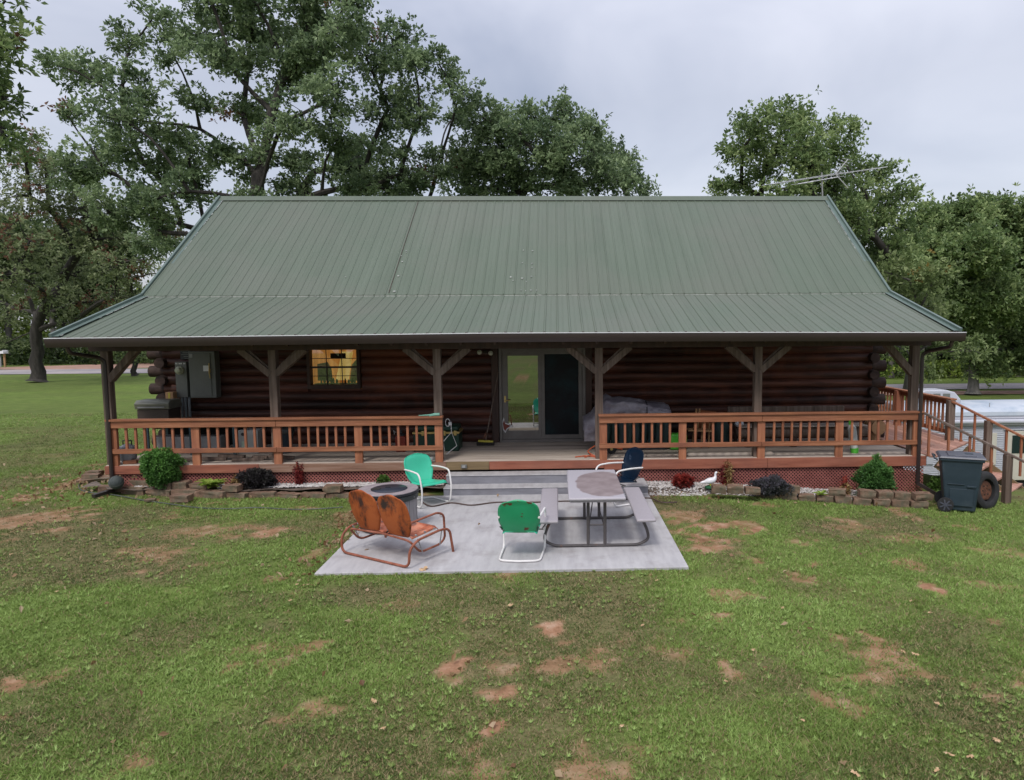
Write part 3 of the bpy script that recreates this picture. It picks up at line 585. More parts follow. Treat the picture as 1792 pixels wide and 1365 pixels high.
b = MB(); b.box(x0 - .35, x0 - .3, 15.4, 16.25, 1.2, 3.1); b.box(x1 + .3, x1 + .35, 15.4, 16.25, 1.2, 3.1); b.box(x0 - .35, x1 + .35, 15.4, 16.25, 3.1, 3.15); b.box(x0 - .35, x1 + .35, 15.4, 16.25, 1.15, 1.2); b.build('room_lining', M['tan'], wf)
# sliding patio door
X0, X1, Z1 = -1.29, .60, 2.56
b = MB(); b.box(X0, X0 + .06, 15.15, 15.36, .5, Z1); b.box(X1 - .06, X1, 15.15, 15.36, .5, Z1); b.box(X0 + .06, X1 - .06, 15.15, 15.36, Z1 - .07, Z1); b.box(X0 + .06, X1 - .06, 15.13, 15.36, .5, .56)
door = b.build('patio_door', M['frame'], cab, bevel=.004)
b = MB(); 
xm = -.37
b.box(X0 + .06, X0 + .19, 15.2, 15.24, .56, Z1 - .07); b.box(xm - .07, xm, 15.2, 15.24, .56, Z1 - .07); b.box(X0 + .19, xm - .07, 15.2, 15.24, Z1 - .16, Z1 - .07); b.box(X0 + .19, xm - .07, 15.2, 15.24, .56, .75)
leaf = b.build('storm_door', M['frame'], door, bevel=.004)
mm = mk('mirror_film', [(.31, .305, .28), (.34, .335, .31)], (1, 1, 1), .015, 0, metal=1)
b = MB(); b.box(X0 + .19, xm - .07, 15.215, 15.225, .75, Z1 - .16); b.build('mirror_glass', mm, door)
b = MB(); b.box(xm + .0, X1 - .06, 15.25, 15.27, .56, Z1 - .07); b.build('dark_screen', mk('dark_screen_mesh', [(.005, .006, .008), (.010, .011, .014)], (1.2, 1.2, 2.5), .45, .02, spec=.15, big=(.008, .022, .026), bigscale=2), door)
b = MB(); b.box(xm + .002, xm + .075, 15.205, 15.245, .56, Z1 - .07); b.box(X1 - .15, X1 - .062, 15.205, 15.245, .56, Z1 - .07); b.box(xm + .075, X1 - .15, 15.205, 15.245, Z1 - .13, Z1 - .07); b.box(xm + .075, X1 - .15, 15.205, 15.245, .56, .65); b.build('screen_frame', M['frame'], door, bevel=.003)
b = MB(); b.box(X0 + .105, X0 + .145, 15.185, 15.2, 1.38, 1.52); b.tube([(X0 + .125, 15.2, 1.42), (X0 + .125, 15.14, 1.42), (X0 + .24, 15.14, 1.43)], .012, 8); b.build('door_handle', M['brass'], door, smooth=True)
st = [(-1.2, 1.05), (-1.17, .93), (-1.0, .86), (-1.06, .83), (-1.13, .78), (-1.17, .70), (-1.22, .78), (-1.24, .95)]
b = MB(); b.prism(st, 15.188, 15.192, 'y'); b.build('star_sticker_edge', M['offwhite'], door)
b = MB(); cx, cz = -1.17, .85; b.prism([(cx + (x - cx) * .72, cz + (z - cz) * .72) for x, z in st], 15.183, 15.187, 'y'); b.build('star_sticker', mk('rust_red_sticker', [(.14, .03, .02), (.22, .06, .04)], (9, 9, 9), .7), door)
for x in (-1.38, .67):
    b = MB(); b.box(x - .075, x + .075, 15.16, 15.36, .5, 2.7); b.build('door_jamb_board', M['board'], cab, bevel=.006)
# twin floodlight
fl = thing('floodlight', 'twin bulb outdoor floodlight on log wall left of patio door', 'floodlight', (-1.75, 15.2, 2.5))
b = MB(); b.lathe([(.05, 0), (.05, .03), (.02, .05)], 14, (-1.62, 15.2, 2.48), Matrix.Rotation(math.radians(90), 3, 'X')); b.tube([(-1.62, 15.17, 2.48), (-1.72, 15.12, 2.47)], .018); b.tube([(-1.62, 15.17, 2.48), (-1.53, 15.12, 2.45)], .018); b.build('mount', M['brownbox'], fl, smooth=True)
for x, z in ((-1.74, 2.485), (-1.50, 2.465)):
    b = MB(); b.lathe([(.02, -.08), (.03, -.05), (.052, 0), (.05, .015), (.03, .03), (.005, .036)], 16, (x, 15.07, z), Matrix.Rotation(math.radians(75), 3, 'X')); b.build('bulb', mk('reflector_bulb', [(.35, .36, .28), (.7, .7, .6)], (30, 30, 30), .25, 0), fl, smooth=True)

# ------------------------------------------------------------------ porch deck
dk = thing('porch_deck', 'wooden porch deck with grey boards on the front and red boards at right end', 'deck', (-.7, 14, 0))
b = MB(); y = 13.045
while y < 15.26: b.box(-8.44, 7.02 if y > 13.2 else 7.1, y, y + .136, .462, .5 + random.uniform(-.0015, .0015)); y += .142
b.build('deck_boards', M['deckw'], dk, bevel=.004, seg=1)
b = MB(); x = 7.145
while x < 8.72:
    yf = 13.12 if x < 7.2 else 13.10 + (x - 7.15) * 1.0 + .42
    b.box(x, x + .136, yf, 19.6, .458, .498); x += .142
b.build('side_deck_boards', M['deckr'], dk, bevel=.004, seg=1)
b = MB()
for k in range(3):
    o = .142 * k; b.beam((7.2 - 0 - o * .0, 13.0 + o * 1.414 - .02, .482), (8.80, 14.6 + o * 1.414 - .02, .482), .136, .038)
b.build('stair_edge_boards', M['deckr'], dk, bevel=.004, seg=1)
def fascia(x0, x1, mt, z0=.335, z1=.488, y=13.01):
    b = MB(); b.box(x0, x1, y, y + .034, z0, z1); b.build('fascia_board', M[mt], dk, bevel=.004)
fascia(-8.44, -5.62, 'redfascia'); fascia(-5.615, -2.72, 'fasc'); fascia(-2.715, -2.13, 'fasc'); fascia(-2.125, -1.32, 'fascia_tan'); fascia(-1.315, .86, 'redfascia'); fascia(.865, 4.0, 'redfascia', .30); fascia(4.005, 7.1, 'redfascia', .30)
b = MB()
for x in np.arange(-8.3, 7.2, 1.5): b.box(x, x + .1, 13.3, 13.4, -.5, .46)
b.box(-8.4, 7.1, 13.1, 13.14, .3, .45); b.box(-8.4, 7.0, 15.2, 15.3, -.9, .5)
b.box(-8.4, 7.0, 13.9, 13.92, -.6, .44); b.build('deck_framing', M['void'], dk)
def lat(x0, x1, z0, z1, y=13.075):
    b = MB(); px = .066; hh = z1 - z0
    for s in (1, -1):
        x = x0 - hh
        while x < x1 + hh:
            a = (x, z0) if s > 0 else (x, z1); c = (x + hh, z1) if s > 0 else (x + hh, z0)
            # clip to panel
            pa, pc = a, c
            if pa[0] < x0: t = (x0 - pa[0]) / hh; pa = (x0, pa[1] + (pc[1] - a[1]) * t)
            if pc[0] > x1: t = (pc[0] - x1) / hh; pc = (x1, c[1] - (c[1] - a[1]) * t)
            if pc[0] > pa[0] + .01: b.beam((pa[0], y + .005 * s, pa[1]), (pc[0], y + .005 * s, pc[1]), .0185, .008, (0, 1, 0))
            x += px
    return b
lat(-8.4, -2.1, .06, .34).build('lattice_panel', M['lattice'], dk)
lat(.97, 4.0, -.12, .31).build('lattice_panel', M['lattice'], dk)
lat(4.01, 7.08, -.32, .31).build('lattice_panel', M['lattice'], dk)
# wall outlet boxes on the fascia
for x, z in ((-2.40, .565), (-1.79, .405)):
    t = thing('outlet_box', 'grey outdoor outlet box ' + ('on porch edge beside the last left railing post' if x < -2 else 'on tan fascia board above the top concrete step'), 'outlet', (x, 13.0, z))
    b = MB(); b.box(x - .055, x + .055, 12.975, 13.008, z - .035, z + .035); b.build('cover', M['panel'], t, bevel=.006)
    b = MB(); b.box(x - .03, x + .03, 12.962, 12.974, z - .024, z + .024); b.build('flap', M['metalg'], t, bevel=.004)

# railings
def railing(label, x0, bays, sp_):
    t = thing('porch_railing', label, 'railing', (x0, 13.0, .5)); n = bays; L = sp_ * n
    xs = [x0 + sp_ * k for k in range(n + 1)]
    b = MB(); b.box(x0 - .09, x0 + L + .09, 12.955, 13.105, 1.328, 1.366); b.build('cap_rail', M['redwood'], t, bevel=.005)
    for k in range(0, n, 2):
        a, c = xs[k], xs[min(k + 2, n)]; a = a - .08 if k == 0 else a + .003; c = c + .08 if k + 2 >= n else c - .003
        b = MB(); b.box(a, c, 12.985, 13.02, 1.20, 1.327); b.build('top_rail', M['redwood'], t, bevel=.005)
        b = MB(); b.box(a, c, 12.985, 13.02, .72, .81); b.build('bottom_rail', M['redwood'], t, bevel=.005)
    for x in xs:
        b = MB(); b.box(x - .072, x + .072, 13.021, 13.088, .40 if 1 else .5, 1.327); b.build('rail_post', M['redwoodv'], t, bevel=.005)
    for k in range(n):
        for j in range(7):
            x = lerp(xs[k] + .072, xs[k + 1] - .072, (j + 1) / 8)
            b = MB(); b.box(x - .0215, x + .0215, 13.021, 13.060, .73, 1.327, Matrix.Rotation(random.uniform(-.012, .012), 3, 'Y'), (x, 13.04, .8)); b.build('baluster', M['redwoodv'], t, bevel=.003, seg=1)
railing('red stained wooden porch railing left of the patio door', -8.265, 4, 1.502)
railing('red stained wooden porch railing right of the patio door', .85, 4, 1.515)

# corner stairs and side railing
stt = thing('deck_stairs', 'wooden corner stairs with slanted handrails descending from right end of deck', 'stairs', (8.1, 13.6, -.3))
D = Vector((.7071, -.7071, 0)); Wd = Vector((.7071, .7071, 0)); O = Vector((7.35, 13.1, .5))
for k in range(1, 5):
    p = O + D * (.27 * (k - 1)) + Vector((0, 0, -.185 * k - .02))
    for j in range(2):
        b = MB(); q = p + D * (.075 + .142 * j); b.beam(q, q + Wd * 1.98, .136, .04); b.build('tread', M['deckr'], stt, bevel=.004)
for w in (.06, .98, 1.9):
    b = MB(); p = O + Wd * w + Vector((0, 0, -.16)); b.beam(p, p + D * 1.15 + Vector((0, 0, -.79)), .04, .22, (0, 0, 1)); b.build('stringer', M['fascia_tan'], stt)
def sloprail(A, B, posts, bals, drop):
    A = Vector(A); B = Vector(B)
    b = MB(); b.beam(A, B, .09, .04); b.build('handrail', M['postw' if drop else 'redwood'], stt, bevel=.004)
    for t, zb in posts: 
        p = A.lerp(B, t); b = MB(); b.box(p.x - .06, p.x + .06, p.y - .06, p.y + .06, zb, p.z - .02); b.build('stair_post', M['postw'], stt, bevel=.005)
    for t, zb in bals:
        p = A.lerp(B, t); b = MB(); b.box(p.x - .02, p.x + .02, p.y - .02, p.y + .02, zb, p.z - .02); b.build('stair_baluster', M['redwoodv'], stt, bevel=.003)
sloprail((6.95, 13.06, 1.37), (8.45, 11.95, .50), [(.80, -.32)], [(.1, .5), (.28, .42), (.47, .40), (.66, .05)], 1)
sloprail((8.55, 14.72, 1.36), (9.75, 13.5, .55), [(.42, -.1), (.93, -.4)], [(.12, .48), (.27, .3), (.62, .0), (.78, -.1)], 0)
sr = thing('deck_side_railing', 'red stained railing along the far right side of the deck beside the trailer', 'railing', (8.6, 16, .5))
b = MB(); b.beam((8.58, 14.70, 1.40), (8.58, 19.5, 1.40), .14, .036); b.build('cap_rail', M['redwood'], sr, bevel=.004)
b = MB(); b.beam((8.60, 14.75, 1.32), (8.60, 19.5, 1.32), .034, .1); b.build('top_rail', M['redwood'], sr)
b = MB(); b.beam((8.60, 14.75, .66), (8.60, 19.5, .66), .034, .09); b.build('bottom_rail', M['redwood'], sr)
for y in (14.76, 17.1, 19.4):
    b = MB(); b.box(8.48, 8.62, y - .07, y + .07, .3 if y > 15 else -.4, 1.38); b.build('rail_post', M['postw'] if y < 15 else M['redwoodv'], sr, bevel=.005)
y = 14.95
while y < 19.3:
    if abs(y - 17.1) > .1: b = MB(); b.box(8.56, 8.60, y - .02, y + .02, .62, 1.3); b.build('baluster', M['redwoodv'], sr)
    y += .163
# ------------------------------------------------------------------ things on the porch
def small(name, label, cat, loc, group=None): return thing(name, label, cat, loc, group)
# electrical boxes
t = small('electrical_panel', 'tall grey electrical disconnect cabinet mounted on dark log wall', 'electrical box', (-7.72, 15.2, 2.0))
b = MB(); b.box(-7.93, -7.38, 15.0, 15.22, 1.56, 2.55); b.build('cabinet', M['panel'], t, bevel=.008)
b = MB(); b.box(-7.90, -7.47, 14.985, 14.999, 1.60, 2.51); b.build('cabinet_door', M['panel'], t, bevel=.004)
b = MB(); b.box(-7.62, -7.50, 14.977, 14.984, 2.13, 2.25); b.build('label_plate', M['offwhite'], t)
b = MB(); b.box(-7.90, -7.83, 14.977, 14.984, 2.42, 2.50); b.build('label_plate', M['metalg'], t)
b = MB(); b.tube([(-7.49, 14.97, 2.3), (-7.487, 14.95, 2.1), (-7.482, 14.97, 1.98)], .012, 6); b.box(-7.5, -7.47, 14.96, 14.984, 2.1, 2.18); b.build('latch', M['brass'], t)
t = small('electric_meter', 'grey electric meter box with round glass meter left of the tall cabinet', 'electric meter', (-8.1, 15.2, 1.9))
b = MB(); b.box(-8.21, -7.97, 15.02, 15.22, 1.57, 2.33); b.build('meter_box', M['panel'], t, bevel=.008)
b = MB(); b.lathe([(.085, 0), (.085, .05), (.07, .06), (.065, .1), (.045, .12), (.005, .125)], 20, (-8.105, 15.02, 2.15), Matrix.Rotation(math.radians(90), 3, 'X')); b.build('meter_dial', mk('meter_glass', [(.3, .32, .22), (.55, .56, .42)], (25, 25, 25), .2, 0), t, smooth=True)
b = MB()
for k in range(9):
    if k not in (2, 6): b.box(-8.195 + k * .024, -8.178 + k * .024, 15.012, 15.019, 2.28, 2.31)
b.build('number_plate', M['offwhite'], t)
b = MB()
for x, x2 in ((-8.14, -8.12), (-8.07, -8.03), (-7.99, -7.95)): b.tube([(x, 15.1, 1.57), (x2, 15.0, .5)], .028, 8)
b.build('conduit', M['pvc'], t, smooth=True)
t = small('warning_sign', 'small dark sign with rows of tiny white lettering above the meter', 'sign', (-8.05, 15.2, 2.5))
b = MB(); b.box(-8.17, -7.95, 15.185, 15.2, 2.38, 2.58); b.build('sign_board', M['black'], t)
b = MB(); b.box(-8.16, -7.965, 15.178, 15.184, 2.55, 2.56); b.box(-8.12, -7.965, 15.178, 15.184, 2.51, 2.525); b.box(-8.15, -7.965, 15.178, 15.184, 2.475, 2.485); b.box(-8.10, -7.965, 15.178, 15.184, 2.43, 2.445); b.box(-8.08, -7.965, 15.178, 15.184, 2.39, 2.4); b.build('lettering', M['panel'], t)
# work table and grill
t = small('side_table', 'long grey topped work table behind left end of the porch railing', 'table', (-7.8, 14.2, .5))
b = MB(); b.box(-8.75, -6.45, 13.95, 14.75, 1.14, 1.17); b.build('tabletop', M['metalg'], t, bevel=.004)
for x in (-8.2, -7.35, -6.5):
    for y in (14.0, 14.7): b = MB(); b.box(x - .025, x + .025, y - .02, y + .02, .5, 1.14); b.build('leg', mk('teal_leg', [(.04, .07, .085), (.05, .09, .1)], (3, 3, 3), .5), t)
b = MB(); b.box(-8.2, -6.9, 14.25, 14.6, .52, .84); b.build('shelf_box', M['metalg'], t, bevel=.01)
b = MB(); b.box(-8.15, -6.5, 14.66, 14.69, .6, 1.1); b.build('back_panel', M['void'], t)
t = small('tabletop_grill', 'dark box grill with shiny metal lid on the grey work table', 'grill', (-8.2, 14.4, 1.17))
b = MB(); b.box(-8.50, -7.88, 14.1, 14.55, 1.17, 1.42); b.build('firebox', M['brownbox'], t, bevel=.01)
b = MB(); b.prism([(14.08, 1.425), (14.06, 1.54), (14.14, 1.60), (14.5, 1.60), (14.57, 1.5), (14.57, 1.425)], -8.53, -7.85, 'x'); b.build('lid', M['steelgrill'], t, bevel=.012)
b = MB(); b.box(-8.45, -7.93, 14.035, 14.055, 1.455, 1.48); b.build('handle', M['metalg'], t, bevel=.004)
t = small('side_burner_ring', 'small round dark grill pan right of the box grill on work table', 'pan', (-7.6, 14.3, 1.17))
b = MB(); b.lathe([(.16, 0), (.19, .02), (.19, .04), (.02, .03)], 20, (-7.62, 14.3, 1.172)); b.build('pan', M['black'], t, smooth=True)
b = MB(); b.box(-7.42, -7.22, 14.28, 14.31, 1.175, 1.195); b.build('pan_handle', M['metalg'], t)
t = small('cardboard_box', 'small tan cardboard box behind the box grill against log wall', 'box', (-8.0, 14.95, 1.17))
b = MB(); b.box(-8.28, -8.12, 14.85, 15.0, 1.17, 1.70); b.build('carton', M['tan'], t, bevel=.006); b = MB(); b.box(-8.22, -8.18, 14.845, 14.849, 1.2, 1.69); b.build('tape', M['yellow'], t)
t = small('propane_tank', 'white propane gas cylinder at left end of the porch under work table', 'gas tank', (-8.08, 13.45, .5))
b = MB(); b.lathe([(.11, 0), (.12, .02), (.145, .05), (.15, .1), (.15, .24), (.13, .29), (.06, .33), (.03, .34)], 22, (-8.07, 13.45, .5)); b.build('cylinder', mk('tank_paint', [(.3, .31, .33), (.42, .43, .45)], (4, 4, 4), .5), t, smooth=True)
b = MB(); b.tube([(-8.15, 13.45, .82), (-8.15, 13.45, .9), (-7.99, 13.45, .9), (-7.99, 13.45, .82)], .012); b.lathe([(.02, 0), (.03, .05)], 10, (-8.07, 13.45, .83)); b.build('collar_valve', M['black'], t)
t = small('heater_box', 'grey metal utility heater with round port and green label behind left railing', 'heater', (-6.1, 14.2, .5))
b = MB(); b.box(-6.32, -5.93, 14.1, 14.4, .5, .98); b.build('casing', mk('casing_grey', [(.32, .33, .32), (.4, .41, .4)], (4, 4, 4), .5), t, bevel=.01)
b = MB(); b.lathe([(.035, 0), (.035, .01)], 14, (-6.22, 14.098, .9), Matrix.Rotation(math.radians(90), 3, 'X')); b.build('port', M['black'], t)
b = MB(); b.box(-6.25, -6.14, 14.09, 14.098, .56, .76); b.build('label', mk('pale_green_label', [(.3, .42, .32), (.55, .6, .5)], (20, 20, 20), .6), t)
t = small('trash_can', 'dark blue grey waste bin with tied liner behind second left railing post', 'waste bin', (-5.3, 14.2, .5))
b = MB(); b.lathe([(.15, 0), (.19, .42), (.2, .44)], 18, (-5.27, 14.2, .5)); b.build('bucket', M['blackp'], t, smooth=True); b = MB(); b.lathe([(.205, .40), (.21, .46), (.19, .5), (.05, .53)], 18, (-5.27, 14.2, .5)); b.build('liner', M['band'], t, smooth=True)
t = small('fuel_can', 'dark red metal can with small spout behind left railing near green trunk', 'can', (-2.85, 14.2, .5))
b = MB(); b.box(-2.98, -2.77, 14.1, 14.3, .5, .82); b.build('can_body', M['red'], t, bevel=.02)
b = MB(); b.lathe([(.09, 0), (.09, .03), (.03, .06), (.025, .12)], 14, (-2.88, 14.2, .82)); b.build('cap', M['black'], t, smooth=True); b = MB(); b.tube([(-2.96, 14.12, .9), (-2.99, 14.08, .94), (-2.98, 14.08, .87)], .012); b.build('spout', M['metalg'], t)
t = small('storage_trunk', 'large dark green trunk with brass latches and tan rim on the porch', 'trunk', (-2.0, 14.4, .5))
b = MB(); b.box(-2.62, -1.52, 14.1, 14.65, .5, .86); b.build('body', M['trunkg'], t, bevel=.02)
b = MB(); b.box(-2.60, -1.54, 14.12, 14.63, .905, 1.02); b.build('lid', M['trunkg'], t, bevel=.04)
b = MB(); b.box(-2.635, -1.505, 14.085, 14.665, .862, .903); b.build('rim', M['brass'], t, bevel=.006)
for x in (-2.38, -1.86, -1.6):
    b = MB(); b.box(x - .035, x + .035, 14.06, 14.084, .83, .93); b.build('latch', M['brass'], t, bevel=.01)
t = small('wire_stand', 'bent white wire stand with coiled ring leaning on the green trunk', 'wire stand', (-1.95, 13.7, .5))
b = MB(); b.tube([(-2.1, 13.9, .52), (-2.1, 13.75, .74), (-1.86, 13.75, .93), (-1.71, 13.72, .66), (-1.98, 13.6, .515)], .011, 6); b.tube([(-1.86, 13.75, .93), (-1.87, 13.75, 1.08)], .012, 6)
b.tube([(-1.96 + .065 * math.cos(a), 13.75, 1.12 + .075 * math.sin(a)) for a in np.linspace(0, 6.28, 20)], .009, 6); b.box(-1.93, -1.85, 13.72, 13.77, 1.07, 1.13); b.build('wire', M['offwhite'], t)
t = small('hose_nozzle', 'pale teal hose nozzle lying on cap rail beside the porch post', 'hose nozzle', (-2.35, 13.03, 1.366))
b = MB(); b.tube([(-2.62, 13.02, 1.378), (-2.45, 13.03, 1.383), (-2.35, 13.03, 1.39)], [.008, .014, .022], 8); b.tube([(-2.35, 13.03, 1.39), (-2.23, 13.03, 1.396)], [.03, .028], 8); b.beam((-2.33, 13.0, 1.39), (-2.42, 12.99, 1.375), .02, .02)
b.build('nozzle', mk('teal_plastic', [(.12, .34, .26), (.2, .42, .34)], (9, 9, 9), .5), t, smooth=True)
t = small('push_broom', 'push broom with yellow block and dark bristles leaning on the log wall', 'broom', (-1.55, 14.9, .5))
b = MB(); b.beam((-1.72, 14.78, .60), (-1.40, 14.78, .58), .07, .045); b.build('block', M['yellow'], t, bevel=.008)
b = MB(); b.box(-1.75, -1.38, 14.74, 14.83, .50, .57); b.build('bristles', M['bristle'], t)
b = MB(); b.tube([(-1.56, 14.78, .61), (-1.30, 15.13, 2.05)], .012, 8); b.build('handle', M['postw'], t)
b = MB(); b.beam((-1.60, 14.8, .64), (-1.54, 14.8, .78), .05, .05); b.build('bracket', M['rim'], t)
# right side
def lump(name, lab, cat, nx, nz, fn, mat, loc):
    t = small(name, lab, cat, loc); V = []
    for i in range(nx + 1):
        for j in range(nz + 1): V.append(fn(i / nx, j / nz))
    F = [(i * (nz + 1) + j, (i + 1) * (nz + 1) + j, (i + 1) * (nz + 1) + j + 1, i * (nz + 1) + j + 1) for i in range(nx) for j in range(nz)]
    return t, V, F
t = small('covered_furniture', 'bulky patio furniture under crumpled grey tarp on porch right of the door', 'covered furniture', (1.6, 14.2, .5))
prof_h = [(0.55, 1.22), (.68, 1.28), (.85, 1.55), (.98, 1.67), (1.12, 1.60), (1.3, 1.61), (1.7, 1.56), (1.95, 1.49), (2.2, 1.47), (2.29, 1.42), (2.34, 1.2)]
hx = [p[0] for p in prof_h]; hz = [p[1] for p in prof_h]
U = 60; K = 40; V = []; F = []
per = []  # closed ring in plan, tarp shell with folded hem
for j in range(K + 1):
    v = j / K
    for i in range(U + 1):
        u = i / U; x = .52 + 1.86 * u; top = float(np.interp(x, hx, hz)) - .05
        # cross-section: front hem -> up -> over -> back
        hem = .70 if x < .95 else 1.16
        if v < .35: y = 13.95 - .05 * math.sin(v / .35 * 3.14) ; z = lerp(hem, top - .06, v / .35)
        elif v < .65: q = (v - .35) / .3; y = lerp(13.97, 14.75, q); z = top - .06 + .07 * math.sin(q * 3.14)
        else: y = 14.77; z = lerp(top - .06, .8, (v - .65) / .35)
        cr = (float(fbm(np.array(x * 6.0), np.array(z * 9 + y * 5), 4)) - .5); cr2 = abs(math.sin(x * 9 + z * 7 + cr * 6)) ** 3
        V.append((x, y - .10 * cr - .03 * cr2, z + .05 * cr))
for j in range(K):
    for i in range(U): a = j * (U + 1) + i; F.append((a, a + 1, a + U + 2, a + U + 1))
fastmesh('tarp_cover', V, F, M['tarp'], t, True)
b = MB(); b.tube([(1.78, 13.88, 1.2), (1.79, 13.87, 1.30), (1.80, 13.95, 1.44), (1.8, 14.2, 1.5)], .012, 6); b.tube([(1.0, 13.93, 1.17), (1.5, 13.88, 1.21), (2.1, 13.9, 1.32)], .012, 6); b.build('tie_cord', M['black'], t)
b = MB()
for k in range(9): x = .98 + k * .15; b.tube([(x, 14.02, .55), (x + .02, 13.98, .9), (x + .01, 14.05, 1.25)], [.06, .078, .07], 8)
b.build('folded_canvas', M['camo'], t, smooth=True)
b = MB(); b.box(1.0, 2.2, 13.98, 14.0, .515, .55); b.build('frame_bar', M['black'], t)
b = MB(); b.lathe([(.09, -.02), (.1, 0), (.09, .02)], 18, (1.05, 13.6, .6), Matrix.Rotation(math.radians(90), 3, 'X')); b.build('wheel', M['rubber'], t, smooth=True)
b = MB(); b.lathe([(.03, -.025), (.03, .026)], 12, (1.05, 13.6, .6), Matrix.Rotation(math.radians(90), 3, 'X')); b.build('hub', M['brass'], t)
t = small('plastic_jug', 'bright lime green plastic jug on the deck right of the covered furniture', 'jug', (2.35, 14.0, .5))
b = MB(); b.box(2.17, 2.52, 13.9, 14.12, .5, .84); b.build('jug_body', M['lime'], t, bevel=.05, seg=3); b = MB(); b.tube([(2.14, 13.95, .82), (2.11, 13.95, .86), (2.1, 13.95, .78)], .014); b.build('jug_handle', M['offwhite'], t)
t = small('folding_chair', 'tan wooden folding chair standing against the log wall on the porch', 'chair', (2.85, 14.5, .5))
for x in (2.68, 2.75 + 0): b = MB(); b.beam((x + .0, 14.7, .52), (x, 14.3, 1.30), .035, .03); b.build('back_post', M['tan'], t)
b = MB(); b.beam((2.5, 14.35, .86), (3.0, 14.35, .84), .3, .03, (0, 0, 1)); b.build('seat', M['tan'], t)
for x in (2.85, 3.0): b = MB(); b.beam((x - .1, 14.1, .52), (x + .03, 14.6, .95), .035, .03); b.build('leg', M['tan'], t)
b = MB(); b.box(2.55, 2.95, 14.3, 14.33, .53, .56); b.build('stretcher', M['tan'], t)
t = small('chair_cushion', 'orange brown cushion leaning behind the tan folding chair', 'cushion', (2.95, 14.7, .9))
b = MB(); b.box(2.76, 3.12, 14.62, 14.7, .82, 1.22, Matrix.Rotation(.12, 3, 'Y'), (2.9, 14.6, 1.0)); b.build('cushion', mk('rust_fabric', [(.2, .07, .03), (.28, .1, .04)], (9, 9, 9), .9, .2), t, bevel=.03, seg=3)
t = small('canister', 'dark green canister between folding chair and log bench', 'canister', (3.3, 14.4, .5))
b = MB(); b.lathe([(.14, 0), (.17, .05), (.17, .42), (.13, .5), (.13, .6)], 18, (3.3, 14.4, .5)); b.build('drum', M['camo'], t, smooth=True); b = MB(); b.lathe([(.15, .6), (.16, .66), (.1, .7)], 18, (3.3, 14.4, .5)); b.build('lid', M['metalg'], t, smooth=True)
t = small('log_bench', 'long rustic bench with half log seat and plank back along log wall', 'bench', (4.7, 14.5, .5))
b = MB(); b.box(3.62, 6.15, 14.62, 14.7, 1.17, 1.30); b.build('backrest', M['postw'], t, bevel=.02)
for x in (3.8, 5.0, 6.0): b = MB(); b.box(x - .03, x + .03, 14.62, 14.68, .5, 1.17); b.build('back_support', M['board'], t)
b = MB()
b.tube([(3.72, 14.2, .80), (3.8, 14.2, .82), (5.0, 14.2, .83), (6.3, 14.2, .82), (6.45, 14.2, .80)], [.10, .13, .135, .13, .10], 12)
b.build('seat', M['postw'], t, smooth=True)
b = MB(); b.box(3.75, 6.4, 14.0, 14.45, .935, .955); b.build('seat_board', M['deckw'], t, bevel=.004)
for x in (3.95, 4.9, 6.2): b = MB(); b.tube([(x, 14.2, .5), (x, 14.2, .73)], .08, 10); b.build('leg', M['board'], t, smooth=True)
t = small('plastic_bag', 'small clear plastic bag resting on left end of the log bench', 'bag', (3.75, 14.1, .95))
b = MB(); b.lathe([(.06, 0), (.1, .05), (.08, .13), (.03, .18), (.06, .23)], 10, (3.72, 14.05, .955)); b.build('bag', mk('film_plastic', [(.3, .33, .38), (.5, .52, .56)], (14, 14, 14), .3, .5), t, smooth=True)
t = small('cleaner_bottle', 'white jug with lime green cap and base behind right railing', 'bottle', (5.65, 13.5, .5))
b = MB(); b.tube([(5.70, 13.4, .58), (5.67, 13.4, .8), (5.64, 13.4, 1.0), (5.62, 13.4, 1.08)], [.07, .085, .08, .035], 14); b.build('bottle_body', mk('milky_plastic', [(.45, .5, .48), (.6, .62, .62)], (4, 4, 4), .4), t, smooth=True)
b = MB(); b.tube([(5.62, 13.4, 1.07), (5.61, 13.4, 1.17)], [.045, .035], 10); b.tube([(5.71, 13.4, .50), (5.7, 13.4, .60)], [.075, .078], 14); b.build('bottle_cap', M['lime'], t, smooth=True)
t = small('tree_stump_seat', 'round cut log standing on deck near the wall corner', 'log', (6.75, 14.9, .5))
b = MB(); b.tube([(6.95, 14.7, .80), (6.95, 15.1, .80)], .16, 18); b.tube([(6.95, 14.9, .5), (6.95, 14.9, .66)], .12, 12); b.build('log', M['tan'], t, smooth=True)
t = small('extension_cord', 'orange extension cord looped on deck beside the grey tarp', 'cord', (.7, 13.5, .5))
b = MB(); b.tube(curve_pts([(.32, 13.25, .512), (.55, 13.35, .512), (.75, 13.2, .512), (.62, 13.5, .53), (.6, 13.7, .56), (.85, 13.9, .66), (1.1, 13.9, .58), (1.3, 13.95, .53)]), .012, 6); b.tube(curve_pts([(.5, 13.2, .512), (.62, 13.3, .53), (.8, 13.25, .512), (.7, 13.12, .512)]), .012, 6); b.build('cord', M['orange'], t)
t = small('wood_plank', 'pale warped plank lying on deck under right railing', 'plank', (2.9, 13.2, .5))
b = MB(); b.box(1.7, 2.3, 13.2, 13.32, .505, .53); b.box(2.5, 4.2, 13.25, 13.42, .505, .545); b.build('plank', M['deckw'], t, bevel=.004)
t = small('firewood_scrap', 'scraps of dark lumber stacked on deck edge at far left', 'lumber', (-7.5, 13.3, .5))
b = MB()
for k in range(9): x = -8.2 + k * .33; b.beam((x, 13.25 + random.random() * .2, .53 + .03 * (k % 3)), (x + random.uniform(.25, .6), 13.3 + random.random() * .15, .53 + .03 * (k % 2)), random.uniform(.06, .12), .05)
